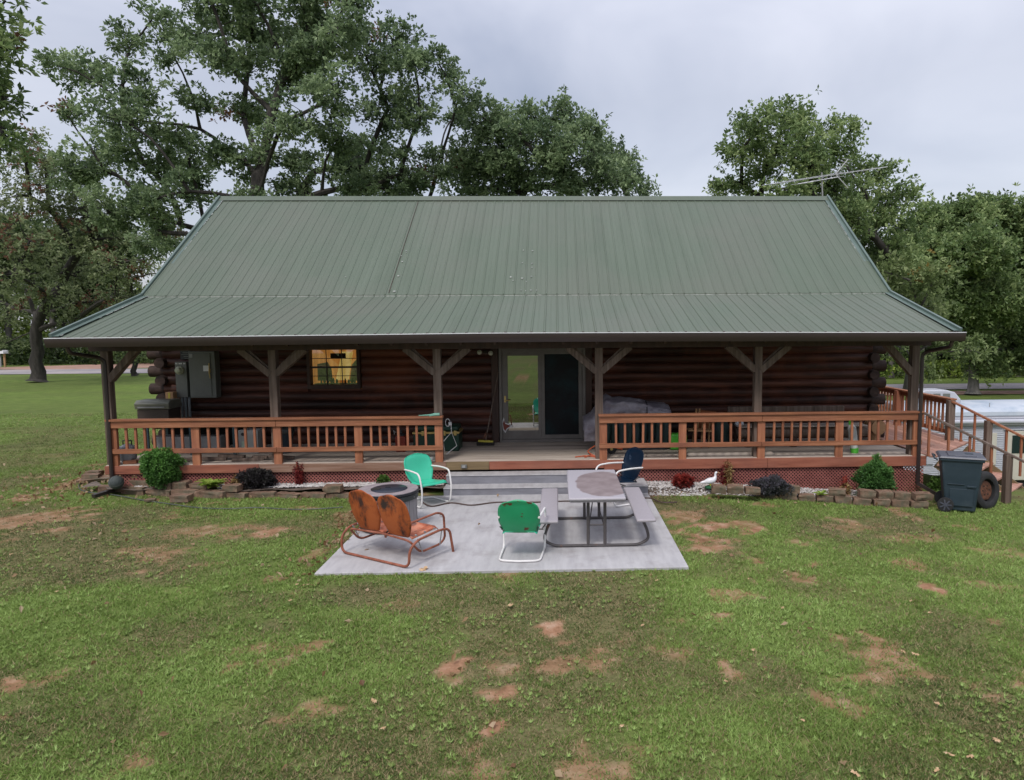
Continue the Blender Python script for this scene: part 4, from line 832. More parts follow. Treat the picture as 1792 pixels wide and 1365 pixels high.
b.build('lumber', M['void'] if 0 else M['postw'], t, bevel=.005)
t = small('clay_brick', 'single reddish brick lying on deck at left corner post', 'brick', (-8.0, 13.2, .5))
b = MB(); b.beam((-8.18, 13.16, .535), (-7.95, 13.2, .535), .09, .06); b.build('brick', M['redwood'], t, bevel=.006)

def nudge(name, dx, dz=0, sx=1):
    o = bpy.data.objects[name]; o.location.x += dx; o.location.z += dz; o.scale.x = sx
for a_ in (('electrical_panel', .09), ('electric_meter', .07), ('warning_sign', .07), ('tabletop_grill', .06), ('heater_box', -.15), ('trash_can', -.33), ('fuel_can', -.35), ('storage_trunk', -.44, 0, .84), ('wire_stand', -.24, .02, .7), ('propane_tank', -.2), ('floodlight', .05), ('plastic_jug', .1), ('folding_chair', .2), ('chair_cushion', .25), ('canister', .13), ('cleaner_bottle', .15), ('side_burner_ring', .1)): nudge(*a_)
# ------------------------------------------------------------------ patio furniture
def back_shell(w0, w1, h, y0, y1, z0, dish=.03, nx=18, nz=30, top=.5, thick=.006, flange=.012):
    """shell back: width w0 at bottom to w1, rounded top corners"""
    V = []; F = []
    for j in range(nz + 1):
        v = j / nz; 
        wd = lerp(w0, w1, min(1, (v / .35)) ** .8) / 2
        if v > 1 - top: q = (v - (1 - top)) / top; wd *= max(.0, 1 - q ** 2.9) ** (1 / 2.6) * .52 + .48 - .10 * q ** 6
        for i in range(nx + 1):
            u = 2 * i / nx - 1; zz = z0 + h * v - (.055 * h * (abs(u) ** 2.5)) * (v ** 3)
            y = lerp(y0, y1, v) - dish * (1 - u * u) * -1 * math.sin(math.pi * min(1, v + .15)) - (flange if (abs(u) > .99 or v > .99) else 0)
            V.append((u * wd, y, zz))
    for j in range(nz):
        for i in range(nx): a = j * (nx + 1) + i; F.append((a, a + 1, a + nx + 2, a + nx + 1))
    return V, F
def shell(name, V, F, mat, parent, th=.006, off=(0, 0, 0)):
    V = [(a + off[0], b_ + off[1], c + off[2]) for a, b_, c in V]
    me = bpy.data.meshes.new(name); o = bpy.data.objects.new(name, me); COL.objects.link(o); o.parent = parent; me.from_pydata(V, [], F); me.materials.append(mat)
    me.polygons.foreach_set('use_smooth', [True] * len(F)); m = o.modifiers.new('thick', 'SOLIDIFY'); m.thickness = th; m.offset = 0; return o
def seat_pan(w, y0, y1, z0, z1, nx=12, ny=12):
    V = []; F = []
    for j in range(ny + 1):
        v = j / ny
        for i in range(nx + 1):
            u = 2 * i / nx - 1; ww = w / 2 * (1 - .10 * v)
            z = lerp(z0, z1, v) - .03 * (1 - u * u) * math.sin(math.pi * v) - (.05 * (1 - v / .12) ** 2 if v < .12 else 0) - (.025 * ((abs(u) - .88) / .12) if abs(u) > .88 else 0)
            V.append((u * ww, lerp(y0, y1, v) - .03 * (1 - u * u) * (1 - v), z))
    for j in range(ny):
        for i in range(nx): a = j * (nx + 1) + i; F.append((a, a + 1, a + nx + 2, a + nx + 1))
    return V, F
def lawn_chair(label, matb, mats, loc, rz, sc_=1.0, tall=.47):
    t = thing('metal_lawn_chair', label, 'chair', (0, 0, 0), 'metal shell back lawn chairs on the patio')
    V, F = back_shell(.40, .54, tall, .17, .34, .36); shell('backrest', V, F, matb, t)
    if matb != mats: shell('backrest_front', V, F, mats, t, .003, (0, -.006, .001))
    V, F = seat_pan(.50, -.27, .19, .42, .37); shell('seat', V, F, mats, t)
    b = MB()
    side = lambda s: [(s * .26, .27, .585), (s * .29, .0, .60), (s * .295, -.26, .585), (s * .285, -.33, .30), (s * .28, -.29, .018)]
    L_ = fillet(side(-1) + [(-.275, -.1, .018), (-.265, .27, .018), (0, .30, .018)], .09, 6); R_ = fillet([(0, .30, .018), (.265, .27, .018), (.275, -.1, .018)] + side(1)[::-1], .09, 6)
    b.tube(L_[:-1] + R_, .0145, 8); b.build('tube_frame', M['wtube'], t, smooth=True, local=True)
    b = MB(); b.tube([(-.285, -.08, .33), (.285, -.08, .33)], .009, 6); b.tube([(-.29, -.32, .33), (-.26, -.08, .33)], .009, 6); b.tube([(.29, -.32, .33), (.26, -.08, .33)], .009, 6); b.tube([(-.22, .13, .37), (-.25, .22, .45)], .009, 6); b.tube([(.22, .13, .37), (.25, .22, .45)], .009, 6); b.build('seat_bracket', M['steel'], t, local=True)
    t.location = loc; t.rotation_euler = (0, 0, math.radians(rz)); t.scale = (sc_,) * 3; return t
lawn_chair('pale seafoam green metal lawn chair beside the barrel fire table', M['green'], M['green'], (-2.28, 11.85, 0), 42)
lawn_chair('dark navy blue metal lawn chair behind the grey picnic table', M['blue'], M['blue'], (1.05, 11.75, 0), -62, 1.05, .52)
lawn_chair('green metal lawn chair with rust spots, seen from the back', M['dgreen'], M['green'], (-.50, 9.0, 0), 176, 1.0)
# glider
gl = thing('metal_glider', 'rusty orange two seat metal glider loveseat standing on the patio corner', 'glider bench', (0, 0, 0))
for s in (-1, 1):
    V, F = back_shell(.34, .54, .57, .20, .35, .33, top=.5); shell('backrest', V, F, M['rust'], gl, .008, (s * .275, 0, 0))
    V, F = seat_pan(.52, -.27, .2, .39, .34); shell('seat', V, F, M['rustseat'], gl, .008, (s * .27, 0, 0))
b = MB(); sd_ = lambda s: [(s * .55, .26, .55), (s * .57, -.20, .58), (s * .575, -.32, .53), (s * .57, -.34, .20), (s * .56, -.25, .14), (s * .56, .12, .13), (s * .56, .30, .33)]
b.tube(fillet(sd_(-1) + [(0, .24, .33)] + sd_(1)[::-1], .09, 6), .015, 8); b.build('seat_frame', M['rtube'], gl, smooth=True, local=True)
b = MB(); bs = lambda s: [(s * .64, -.42, .0), (s * .635, -.36, .33), (s * .63, -.2, .36), (s * .63, .24, .33), (s * .625, .37, .24), (s * .62, .38, .02)]
b.tube(fillet(bs(-1) + bs(1)[::-1], .10, 6), .017, 8); b.build('base_frame', M['rtube'], gl, smooth=True, local=True)
b = MB()
for s in (-1, 1):
    b.tube([(s * .60, -.25, .35), (s * .585, -.22, .14)], .008, 6); b.tube([(s * .60, .2, .34), (s * .585, .1, .13)], .008, 6)
    for y in (-.18, .0, .16): b.lathe([(.012, -.01), (.012, .01)], 8, (s * .535, y, .365), Matrix.Rotation(math.radians(90), 3, 'Y'))
b.tube([(-.5, .1, .33), (.5, .1, .33)], .012, 6); b.build('hanger_link', M['metalg'], gl, local=True)
gl.location = (-2.20, 9.19, 0); gl.rotation_euler = (0, 0, math.radians(180 - 33))
# barrel fire table
ft = thing('fire_pit_table', 'round grey barrel style fire table with dark metal centre lid on patio', 'fire table', (-2.59, 10.42, 0))
c = (-2.59, 10.42, 0); b = MB(); n = 30
for k in range(n):
    a = 2 * math.pi * k / n; R = Matrix.Rotation(a, 3, 'Z'); b.box(c[0] + .44, c[0] + .468, c[1] - .046, c[1] + .046, .06, .53, R, c)
b.lathe([(.44, .05), (.44, .53)], 40, c); b.build('barrel_staves', M['barrel'], ft, bevel=.003, seg=1)
b = MB(); b.lathe([(.474, .47), (.49, .475), (.49, .55), (.474, .56)], 48, c); b.build('top_band', M['band'], ft, smooth=True)
b = MB(); b.lathe([(.474, .05), (.482, .055), (.482, .10), (.474, .105)], 48, c); b.build('bottom_band', M['band'], ft, smooth=True)
b = MB(); b.lathe([(.48, .56), (.497, .57), (.497, .60), (.49, .61), (.30, .612)], 56, c); b.build('top_ring', M['pitring'], ft, smooth=True)
b = MB(); b.lathe([(.497, .563), (.503, .566), (.503, .598), (.497, .603)], 56, c); b.build('rim_band', M['black'], ft, smooth=True)
b = MB(); b.lathe([(.285, .605), (.295, .618), (.28, .628), (.02, .634)], 48, (c[0] + .03, c[1] - .02, 0)); b.build('burner_lid', mk('blue_black_lid', [(.02, .024, .034), (.04, .046, .062)], (3, 3, 3), .3, .02), ft, smooth=True)
b = MB(); b.lathe([(.085, 0), (.085, .008), (.01, .011)], 20, (c[0] - .17, c[1] - .10, .629)); b.build('small_disc', M['bristle'], ft, smooth=True)
b = MB(); b.box(c[0] - .03, c[0] + .05, c[1] - .03, c[1] - .01, .633, .645); b.build('lid_handle', M['black'], ft)
b = MB()
for k in range(10): a = 2 * math.pi * k / 10 + .3; b.lathe([(.01, 0), (.008, .006)], 8, (c[0] + .49 * math.cos(a), c[1] + .49 * math.sin(a), .512), Matrix.Rotation(a + math.pi / 2, 3, 'Z') @ Matrix.Rotation(math.radians(90), 3, 'X'))
b.build('rivet', M['metalg'], ft)
for k in range(3): a = 2 * math.pi * k / 3 - .9; b = MB(); b.box(c[0] + .34, c[0] + .44, c[1] - .05, c[1] + .05, 0, .06, Matrix.Rotation(a, 3, 'Z'), c); b.build('foot', M['band'], ft, bevel=.006)
ft.scale = (.91, .91, .97)
# picnic table
pt = thing('picnic_table', 'grey resin folding picnic table with attached benches and stained top', 'picnic table', (.51, 9.95, 0))
stain = bpy.data.materials.new('stained_resin_top'); stain.use_nodes = True
def stained():
    nt = stain.node_tree; n = nt.nodes; L = nt.links; b_ = n['Principled BSDF']; b_.inputs['Roughness'].default_value = .55
    tc = n.new('ShaderNodeTexCoord'); sp = n.new('ShaderNodeSeparateXYZ'); L.new(tc.outputs['Object'], sp.inputs[0]); nz = n.new('ShaderNodeTexNoise'); nz.inputs['Scale'].default_value = 6; nz.inputs['Detail'].default_value = 8; L.new(tc.outputs['Object'], nz.inputs[0])
    def mt(op, a, v=None):
        m_ = n.new('ShaderNodeMath'); m_.operation = op; L.new(a, m_.inputs[0])
        if v is not None:
            if isinstance(v, (int, float)): m_.inputs[1].default_value = v
            else: L.new(v, m_.inputs[1])
        return m_.outputs[0]
    x = mt('DIVIDE', mt('SUBTRACT', sp.outputs[0], .12), .40); y = mt('DIVIDE', mt('ADD', sp.outputs[1], .0), .84)
    d = mt('SQRT', mt('ADD', mt('POWER', mt('ABSOLUTE', x), 2.0), mt('POWER', mt('ABSOLUTE', y), 2.4)))
    d = mt('ADD', d, mt('MULTIPLY', mt('SUBTRACT', nz.outputs[0], .5), .22))
    mr = n.new('ShaderNodeMapRange'); mr.inputs[1].default_value = .92; mr.inputs[2].default_value = .97; L.new(d, mr.inputs[0])
    cr = n.new('ShaderNodeValToRGB'); cr.color_ramp.elements[0].color = (.19, .15, .15, 1); cr.color_ramp.elements[1].color = (.25, .205, .205, 1); cr.color_ramp.elements[0].position = .35; cr.color_ramp.elements[1].position = .65; L.new(nz.outputs[0], cr.inputs[0])
    mx = n.new('ShaderNodeMixRGB'); L.new(mr.outputs[0], mx.inputs[0]); L.new(cr.outputs[0], mx.inputs[1]); mx.inputs[2].default_value = (.35, .33, .355, 1); L.new(mx.outputs[0], b_.inputs['Base Color'])
stained()
b = MB(); b.box(.51 - .385, .51 + .385, 9.06, 10.92, .70, .742); b.build('tabletop', stain, pt, bevel=.02, seg=3)
b = MB(); b.box(.51 - .36, .51 + .36, 9.09, 10.89, .675, .699); b.build('apron', M['resin'], pt)
for s in (-1, 1):
    b = MB(); cx = .51 + s * .655; b.box(cx - .13, cx + .13, 9.05, 10.96, .40, .442); b.build('bench', M['resin'], pt, bevel=.018, seg=3)
for y in (9.30, 10.68):
    b = MB(); P_ = [(.51 - .62, y, .40), (.51 - .70, y, .22), (.51 - .72, y, .1), (.51 - .58, y, .022), (.51 + .58, y, .022), (.51 + .72, y, .1), (.51 + .70, y, .22), (.51 + .62, y, .40)]
    b.tube(fillet(P_, .12, 6), .021, 8); b.build('base_loop', M['steel'], pt, smooth=True)
    for s in (-1, 1):
        b = MB(); b.tube([(.51 + s * .115, y, .03), (.51 + s * .115, y, .68)], .0225, 8); b.build('leg', M['steel'], pt, smooth=True)
b = MB(); b.tube([(.51, 9.9, .66), (.51 - .1, 9.32, .30)], .008, 6); b.tube([(.51, 9.9, .66), (.51 + .1, 9.32, .30)], .008, 6); b.tube([(.51, 10.1, .66), (.51, 10.66, .30)], .014, 6); b.tube([(.41, 9.33, .30), (.62, 9.33, .30)], .01, 6)
b.tube([(.51 - .62, 9.3, .385), (.51 - .62, 10.68, .385)], .012, 6); b.tube([(.51 + .62, 9.3, .385), (.51 + .62, 10.68, .385)], .012, 6); b.build('brace_rods', M['steel'], pt, smooth=True)
# cables
t = thing('power_cable', 'dark brown cable running across the patio under the picnic table', 'cable', (0, 11.7, 0))
P_ = [gd(x, y, .012) for x, y in [(738, 878), (755, 886), (790, 880), (825, 884), (870, 879), (930, 879), (985, 877), (1050, 876), (1120, 872), (1140, 872)]]
P_ += [(gd(x, y)[0], gd(x, y)[1], -.005) for x, y in [(1152, 877), (1165, 879), (1185, 878)]]
b = MB(); b.tube(curve_pts(P_, 6), .013, 6); b.build('cable', M['hose'], t)
t = thing('garden_hose', 'thin dark garden hose lying in grass along the left flower bed stones', 'hose', (-6, 12.2, 0))
P_ = [(gd(x, y)[0], gd(x, y)[1], -.012) for x, y in [(150, 842), (139, 846), (140, 855), (160, 861), (200, 865), (250, 874), (300, 881), (345, 887), (400, 889), (450, 887), (510, 890), (560, 889), (600, 886)]]
b = MB(); b.tube(curve_pts(P_, 6), .010, 6); b.build('hose', M['hoseg'], t)

# ------------------------------------------------------------------ flower bed edging blocks
def block(cx, cy, cz, w, d, h, rz, lab):
    o = MB(); o.box(-w / 2, w / 2, -d / 2, d / 2, -h / 2, h / 2)
    import bmesh
    me = bpy.data.meshes.new('edging_stone'); bm = bmesh.new(); bmesh.ops.create_cube(bm, size=1); bmesh.ops.subdivide_edges(bm, edges=bm.edges[:], cuts=4, use_grid_fill=True)
    sx, sy = random.random() * 50, random.random() * 50
    for v in bm.verts:
        v.co.x *= w; v.co.y *= d * (1 - .12 * abs(v.co.x / w)); v.co.z *= h
        k = 1.0 if v.co.z < h * .45 else .35
        n_ = Vector((float(vnoise(np.array(v.co.x * 18 + sx), np.array(v.co.z * 18 + v.co.y * 12))) - .5, float(vnoise(np.array(v.co.x * 20 + sy), np.array(v.co.z * 22 + v.co.y * 9))) - .5, float(vnoise(np.array(v.co.x * 9 + sy), np.array(v.co.y * 11 + sx))) - .5))
        v.co += Vector((n_.x * .03, n_.y * .05 * k, n_.z * .016))
    bm.to_mesh(me); bm.free(); me.materials.append(M['stone']); me.polygons.foreach_set('use_smooth', [True] * len(me.polygons)); me.set_sharp_from_angle(angle=math.radians(40))
    ob = bpy.data.objects.new('edging_stone', me); COL.objects.link(ob); ob.location = (cx, cy, cz); ob.rotation_euler = (random.uniform(-.04, .04), random.uniform(-.05, .05), rz)
    tag(ob, lab, 'stone block', 'edging blocks around the flower beds'); return ob
def nth(i): return ['first', 'second', 'third', 'fourth', 'fifth', 'sixth', 'seventh', 'eighth', 'ninth', 'tenth', 'eleventh', 'twelfth', 'thirteenth', 'fourteenth', 'fifteenth', 'sixteenth', 'seventeenth', 'eighteenth', 'nineteenth', 'twentieth', 'twenty-first', 'twenty-second'][i]
# lower course: px edges of each block, front face line
def course(pxs, yfun, zc, h, side, lay):
    k = 0
    for a, c, miss in pxs:
        if miss: continue
        zc_ = zc - (.035 if side == 'left' and a > 375 and lay == 'lower' else 0); zz = zc_ + (0 if side == 'left' else -.12)
        pa, pc = gd(a, yfun(a), zz), gd(c, yfun(c), zz); g_ = float(gz((pa[0] + pc[0]) / 2, pa[1]))
        w = math.hypot(pc[0] - pa[0], pc[1] - pa[1]); rz = math.atan2(pc[1] - pa[1], pc[0] - pa[0])
        block((pa[0] + pc[0]) / 2, (pa[1] + pc[1]) / 2 + .09 + random.uniform(-.03, .03), g_ + zc_ + random.uniform(-.015, .012), w * random.uniform(.88, 1.0), .2, h * random.uniform(.82, 1.1), rz + random.uniform(-.12, .12), '%s %s stone block from the left, %s course of the %s flower bed edging' % ('rough tan' if k % 2 else 'mottled brown', nth(k), lay, side)); k += 1
yl = lambda x: np.interp(x, [160, 215, 300, 372, 392, 620], [847, 856, 861, 861, 866, 866]); yr = lambda x: np.interp(x, [1245, 1400, 1500, 1635], [865, 868, 873, 875])
course([(x, x + 44, 0) for x in range(210, 610, 45)], yl, .06, .125, 'left', 'lower')
course([(212, 268, 0), (270, 300, 0), (301, 328, 0), (330, 362, 0), (388, 416, 0), (566, 596, 0)], lambda x: yl(x) - 14, .18, .12, 'left', 'upper')
course([(x, x + 31, 0) for x in range(1332, 1600, 33)], yr, .06, .13, 'right', 'lower')
course([(1247, 1272, 0), (1274, 1303, 0), (1305, 1333, 0), (1372, 1402, 0), (1453, 1483, 0), (1508, 1536, 0), (1538, 1566, 0), (1568, 1596, 0), (1600, 1634, 0)], lambda x: yr(x) - (14 if x > 1340 else 4), .19, .135, 'right', 'upper')
for (a, c, y, z, lab) in [(143, 168, 842, .08, 'tan stone block at the left corner inside the hose loop'), (172, 215, 861, .06, 'flat brown stone slab at the left corner beside the grey ball'), (298, 330, 878, .06, 'loose brown stone block lying in grass in front of left flower bed'), (150, 172, 834, .06, 'small grey stone block beside the left downspout'), (252, 266, 878, .02, 'small loose stone chip lying in the grass by the hose')]:
    pa, pc = gd(a, y), gd(c, y); w = pc[0] - pa[0]; block((pa[0] + pc[0]) / 2, pa[1] + .08, z - .01, w, .2 if z > .03 else .1, .11 if z > .03 else .04, random.uniform(-.2, .3), lab)
ob = block(-9.3, 14.1, .03, .6, .35, .05, .25, 'thin wide slate slab behind the left downspout'); 
# ball
t = thing('basketball', 'worn grey basketball resting in the left flower bed corner', 'ball', (-8.15, 12.86, .1))
b = MB(); b.lathe([(.125 * math.sin(a), -.125 * math.cos(a)) for a in np.linspace(.03, 3.11, 20)], 32, (-8.15, 12.86, .215)); b.build('ball', M['ball'], t, smooth=True)
b = MB()
for R in (Matrix.Rotation(.5, 3, 'X'), Matrix.Rotation(1.5, 3, 'Y') @ Matrix.Rotation(.4, 3, 'X'), Matrix.Rotation(1.1, 3, 'X') @ Matrix.Rotation(.5, 3, 'Y')):
    b.tube([Vector((-8.15, 12.86, .215)) + R @ Vector((.1245 * math.cos(a), .1245 * math.sin(a), 0)) for a in np.linspace(0, 6.283, 40)[:-1]], .0025, 5, closed=True)
b.build('seam', M['panel'], t)
# goose statue
t = thing('goose_statue', 'white goose statue on small green base in pebbles of right bed', 'statue', (2.56, 12.72, .0))
def skinbody(name, pts, mat, parent, sub=2):
    me = bpy.data.meshes.new(name); o = bpy.data.objects.new(name, me); COL.objects.link(o); o.parent = parent
    me.from_pydata([p[:3] for p in pts], [(i, i + 1) for i in range(len(pts) - 1)], []); sk = o.modifiers.new('skin', 'SKIN'); o.modifiers.new('sub', 'SUBSURF').levels = sub; o.modifiers['sub'].render_levels = sub
    for i, p in enumerate(pts): me.skin_vertices[0].data[i].radius = (p[3], p[4] if len(p) > 4 else p[3])
    me.skin_vertices[0].data[1].use_root = True; sk.use_smooth_shade = True; me.materials.append(mat); return o
gp = at(1243, 850, 12.55); t.location = (gp[0], 12.55, .035); ORG[t.name] = Vector(t.location)
skinbody('body', [(-.19, 0, .10, .008), (-.13, 0, .105, .028), (-.05, 0, .125, .062), (.03, 0, .135, .068), (.08, 0, .165, .048), (.095, 0, .215, .024), (.09, 0, .26, .02), (.105, 0, .29, .028), (.13, 0, .288, .018)], M['white'], t)
b = MB(); b.tube([(.135, 0, .286), (.175, 0, .276)], [.015, .006], 8); b.build('beak', M['tan'], t, smooth=True, local=True)
b = MB(); b.lathe([(.10, 0), (.10, .02), (.05, .045)], 20, (0, 0, 0)); b.build('base', mk('green_base', [(.01, .07, .03), (.02, .1, .045)], (4, 4, 4), .5), t, smooth=True, local=True)
for s in (-1, 1): b = MB(); b.tube([(.0, s * .02, .04), (.0, s * .025, .09)], .012, 6); b.build('leg', M['yellow'], t, local=True)

# ------------------------------------------------------------------ wheeled bin, tyre
tb = thing('wheeled_trash_bin', 'dark navy wheeled trash bin with closed lid by the deck stairs', 'trash bin', (0, 0, 0))
# local: wheels at -x, lid front at +x ; broad side faces -y
def taper(b, x0, x1, y0, y1, z0, X0_, X1_, Y0_, Y1_, z1):
    b.add([(x0, y0, z0), (x1, y0, z0), (x1, y1, z0), (x0, y1, z0), (X0_, Y0_, z1), (X1_, Y0_, z1), (X1_, Y1_, z1), (X0_, Y1_, z1)], [(0, 3, 2, 1), (4, 5, 6, 7), (0, 1, 5, 4), (1, 2, 6, 5), (2, 3, 7, 6), (3, 0, 4, 7)])
b = MB(); taper(b, -.22, .25, -.22, .22, .02, -.31, .33, -.28, .28, .93); b.build('bin_body', M['blackp'], tb, bevel=.03, seg=3, local=True)
b = MB(); taper(b, -.33, .35, -.30, .30, .90, -.335, .355, -.305, .305, .945); b.build('rim', M['blackp'], tb, bevel=.01, local=True)
b = MB(); taper(b, -.36, .38, -.32, .32, .95, -.32, .36, -.30, .30, .985); b.prism([(-.2, -.22), (.24, -.22), (.24, .22), (-.2, .22)], .984, 1.0); b.build('lid', M['lid'], tb, bevel=.012, seg=3, local=True)
b = MB(); b.prism([(.08, -.07), (.2, -.07), (.2, .07), (.08, .07)], 1.0, 1.006); b.build('lid_emblem', M['blackp'], tb, local=True)
b = MB(); b.tube([(-.36, -.22, .90), (-.41, -.2, .93), (-.41, .2, .93), (-.36, .22, .90)], .016, 8); b.build('handle', M['blackp'], tb, local=True)
b = MB(); b.beam((-.2, -.262, .50), (.06, -.262, .50), .018, .012); b.beam((.1, -.262, .47), (.24, -.262, .47), .03, .03); b.box(-.16, .2, -.256, -.245, .12, .42); b.build('side_rib', M['blackp'], tb, bevel=.004, local=True)
for s in (-1, 1):
    b = MB(); R = Matrix.Rotation(math.radians(90), 3, 'X'); b.lathe([(.10, -.028), (.125, -.024), (.13, 0), (.125, .024), (.10, .028)], 28, (-.22, s * .27, .13), R); w_ = b.build('wheel', M['rubber'], tb, smooth=True, local=True)
    b = MB()
    for k in range(7): a = k * .8976; b.beam((-.22 + .02 * math.cos(a), s * .303, .13 + .02 * math.sin(a)), (-.22 + .095 * math.cos(a), s * .303, .13 + .095 * math.sin(a)), .02, .012, (0, 1, 0))
    b.lathe([(.02, 0), (.015, .02)], 10, (-.22, s * .30, .13), Matrix.Rotation(math.radians(90 * (1 if s < 0 else -1)), 3, 'X')); b.build('spokes', M['lid'], tb, local=True)
tb.location = (7.02, 11.78, float(gz(6.93, 11.78)) - .0); tb.rotation_euler = (0, 0, math.radians(-24))
ty = thing('spare_tyre', 'old black tyre on rusty rim leaning upright behind the trash bin', 'tyre', (0, 0, 0))
R = Matrix.Rotation(math.radians(90), 3, 'X')
b = MB(); b.lathe([(.20, -.085), (.235, -.105), (.29, -.10), (.325, -.08), (.335, -.05), (.335, -.02), (.33, -.015), (.33, -.005), (.336, 0), (.336, .05), (.325, .08), (.29, .10), (.235, .105), (.20, .085), (.2, -.085)], 56, (0, 0, .33), R); b.build('tyre_tread', M['rubber'], ty, smooth=True, local=True)
b = MB(); b.lathe([(.2, -.08), (.205, -.085), (.195, -.07), (.18, -.05), (.17, .04), (.13, .05), (.11, .045), (.05, .05), (.045, .04), (.01, .04)], 40, (0, 0, .33), R); rm = b.build('rim', M['rim'], ty, smooth=True, local=True)
b = MB()
for k in range(6): a = k * 1.047; b.lathe([(.016, 0), (.016, .01)], 8, (.085 * math.cos(a), -.04, .33 + .085 * math.sin(a)), R)
b.build('lug_hole', M['void'], rm, local=True)
ty.location = (7.58, 11.88, float(gz(7.4, 11.9)) - .02); ty.rotation_euler = (math.radians(-8), 0, math.radians(24))
# ------------------------------------------------------------------ travel trailer
rv = thing('travel_trailer', 'white ribbed travel trailer with roof air conditioner parked beyond the deck stairs', 'camper trailer', (16, 21.3, -2))
RX0, RX1, RY, RB, RT = 10.2, 19.5, 20.0, -1.62, .52
b = MB(); xs = [RX0, RX1]; prof = []; z = RB
while z < .28: prof += [(RY, z), (RY - .014, z + .012), (RY - .014, z + .035), (RY, z + .047)]; z += .056
prof += [(RY, .30), (RY + .02, .42), (RY + .12, .50), (RY + .5, .58), (RY + 1.2, .62), (RY + 1.9, .58), (RY + 2.3, .48), (RY + 2.42, .3), (RY + 2.42, RB)]
n = len(prof); b.add([(x, y, z) for x in xs for y, z in prof], [(i, (i + 1) % n, n + (i + 1) % n, n + i) for i in range(n)] + [tuple(range(n)), tuple(range(n, 2 * n))]); b.build('body', M['rvw'], rv)
b = MB(); b.prism([(RY - .02, .33), (RY + .0, .44), (RY + .12, .515), (RY + .5, .60), (RY + 1.2, .64), (RY + 1.9, .60), (RY + 2.32, .49), (RY + 1.2, .5), (RY + .3, .42)], RX0 - .03, RX1, 'x'); b.build('roof', M['rvroof'], rv, smooth=True)
b = MB(); b.tube([(RX0 + .7, RY - .08, .16), (RX1, RY - .08, .16)], .075, 12); b.build('awning_roll', M['rvw'], rv, smooth=True)
b = MB(); b.tube([(RX0 + .7, RY - .10, .07), (RX1, RY - .10, .07)], .02, 6); b.build('awning_rail', M['metalg'], rv)
for x in (11.75, 16.5):
    b = MB(); b.prism([(RY + .75, .60), (RY + .72, .88), (RY + .85, .93), (RY + 1.5, .93), (RY + 1.6, .60)], x - .85, x + .35, 'x') if 0 else b.prism([(x - .62, .60), (x - .62, .98), (x - .5, 1.03), (x + .15, 1.03), (x + .42, .96), (x + .62, .74), (x + .62, .60)], RY + .8, RY + 1.5, 'y'); ac = b.build('air_conditioner', M['rvw'], rv, bevel=.04, seg=3)
    b = MB()
    for k in range(3): b.box(x - .56 + k * .3, x - .34 + k * .3, RY + .787, RY + .80, .68, .92)
    b.build('grille', M['panel'], ac)
b = MB(); b.lathe([(.06, .6), (.06, .72), (.09, .73), (.09, .77), (.02, .78)], 12, (15.2, RY + 1.3, 0)); b.build('roof_vent', M['rvw'], rv, smooth=True)
b = MB(); b.tube([(12.95, RY + .3, .5), (12.95, RY + .3, .68)], .012, 6); b.build('roof_mast', M['metalg'], rv)
d0 = at(1762, 742, RY)[0]
b = MB(); b.box(d0, d0 + .72, RY - .035, RY, -1.62, -.13); dr = b.build('door', M['cream'], rv, bevel=.02)
b = MB(); b.box(d0 + .16, d0 + .58, RY - .05, RY - .036, -.80, -.26); b.build('door_window', M['darkglass'], dr, bevel=.03)
b = MB(); b.box(d0 - .06, d0 - .005, RY - .03, RY, -1.6, -.02); b.box(d0 - .1, d0 + .85, RY - .05, RY, -.10, -.07); b.build('door_trim', M['rvw'], rv)
v0, v1 = at(1727, 745, RY)[0], at(1745, 745, RY)[0]
b = MB(); b.box(v0, v1, RY - .03, RY, -1.15, -.18); b.build('utility_hatch', M['cream'], rv, bevel=.01)
b = MB(); b.box(11.3, 11.34, RY - .03, RY, -1.45, -.95); b.box(12.0, 12.05, RY - .03, RY, -1.5, -1.05); b.box(10.9, 11.1, RY - .05, RY, -1.1, -.8); b.build('side_trim', M['rvw'], rv)
b = MB(); b.box(RX0 + .1, RX1, RY + .1, RY + 2.3, -1.8, -1.63); b.build('chassis', M['black'], rv)
for x in (13.9, 14.8): b = MB(); b.lathe([(.2, -.1), (.33, -.1), (.34, 0), (.33, .1), (.2, .1)], 24, (x, RY + .15, -1.78), Matrix.Rotation(math.radians(90), 3, 'X')); b.build('wheel', M['rubber'], rv, smooth=True)
# ------------------------------------------------------------------ antenna, mailboxes, pole
an = thing('tv_antenna', 'grey aluminium rooftop tv antenna on mast behind right end of ridge', 'antenna', (7.45, 19.6, 6.0))
b = MB(); b.tube([(7.55, 19.7, 5.6), (7.45, 19.7, 7.3)], .022, 8); b.build('mast', M['metalg'], an)
A = Vector(at(1352, 322, 19.2)); B_ = Vector(at(1553, 292, 20.2))
b = MB(); b.tube([A, B_], .012, 6); b.tube([at(1397, 322, 19.6), at(1465, 310, 19.7)], .014, 6); b.tube([at(1484, 279, 19.6), at(1462, 305, 19.7)], .014, 6); b.tube([at(1462, 305, 19.7), at(1484, 329, 19.8)], .014, 6); b.build('boom', M['greengrey'], an)
dirn = (B_ - A).normalized(); pr = Vector((dirn.y, -dirn.x, 0)).normalized() + Vector((.5, -.2, .02)); b = MB()
for k in range(20):
    t_ = .02 + k * .045; p = A.lerp(B_, t_); l = .16 + .30 * abs(math.sin(.5 + k * .18)) * (1.1 if k < 12 else .8)
    if t_ < .86: b.tube([p - pr * l + Vector((0, 0, .03)), p + pr * l * .6], .0065, 4)
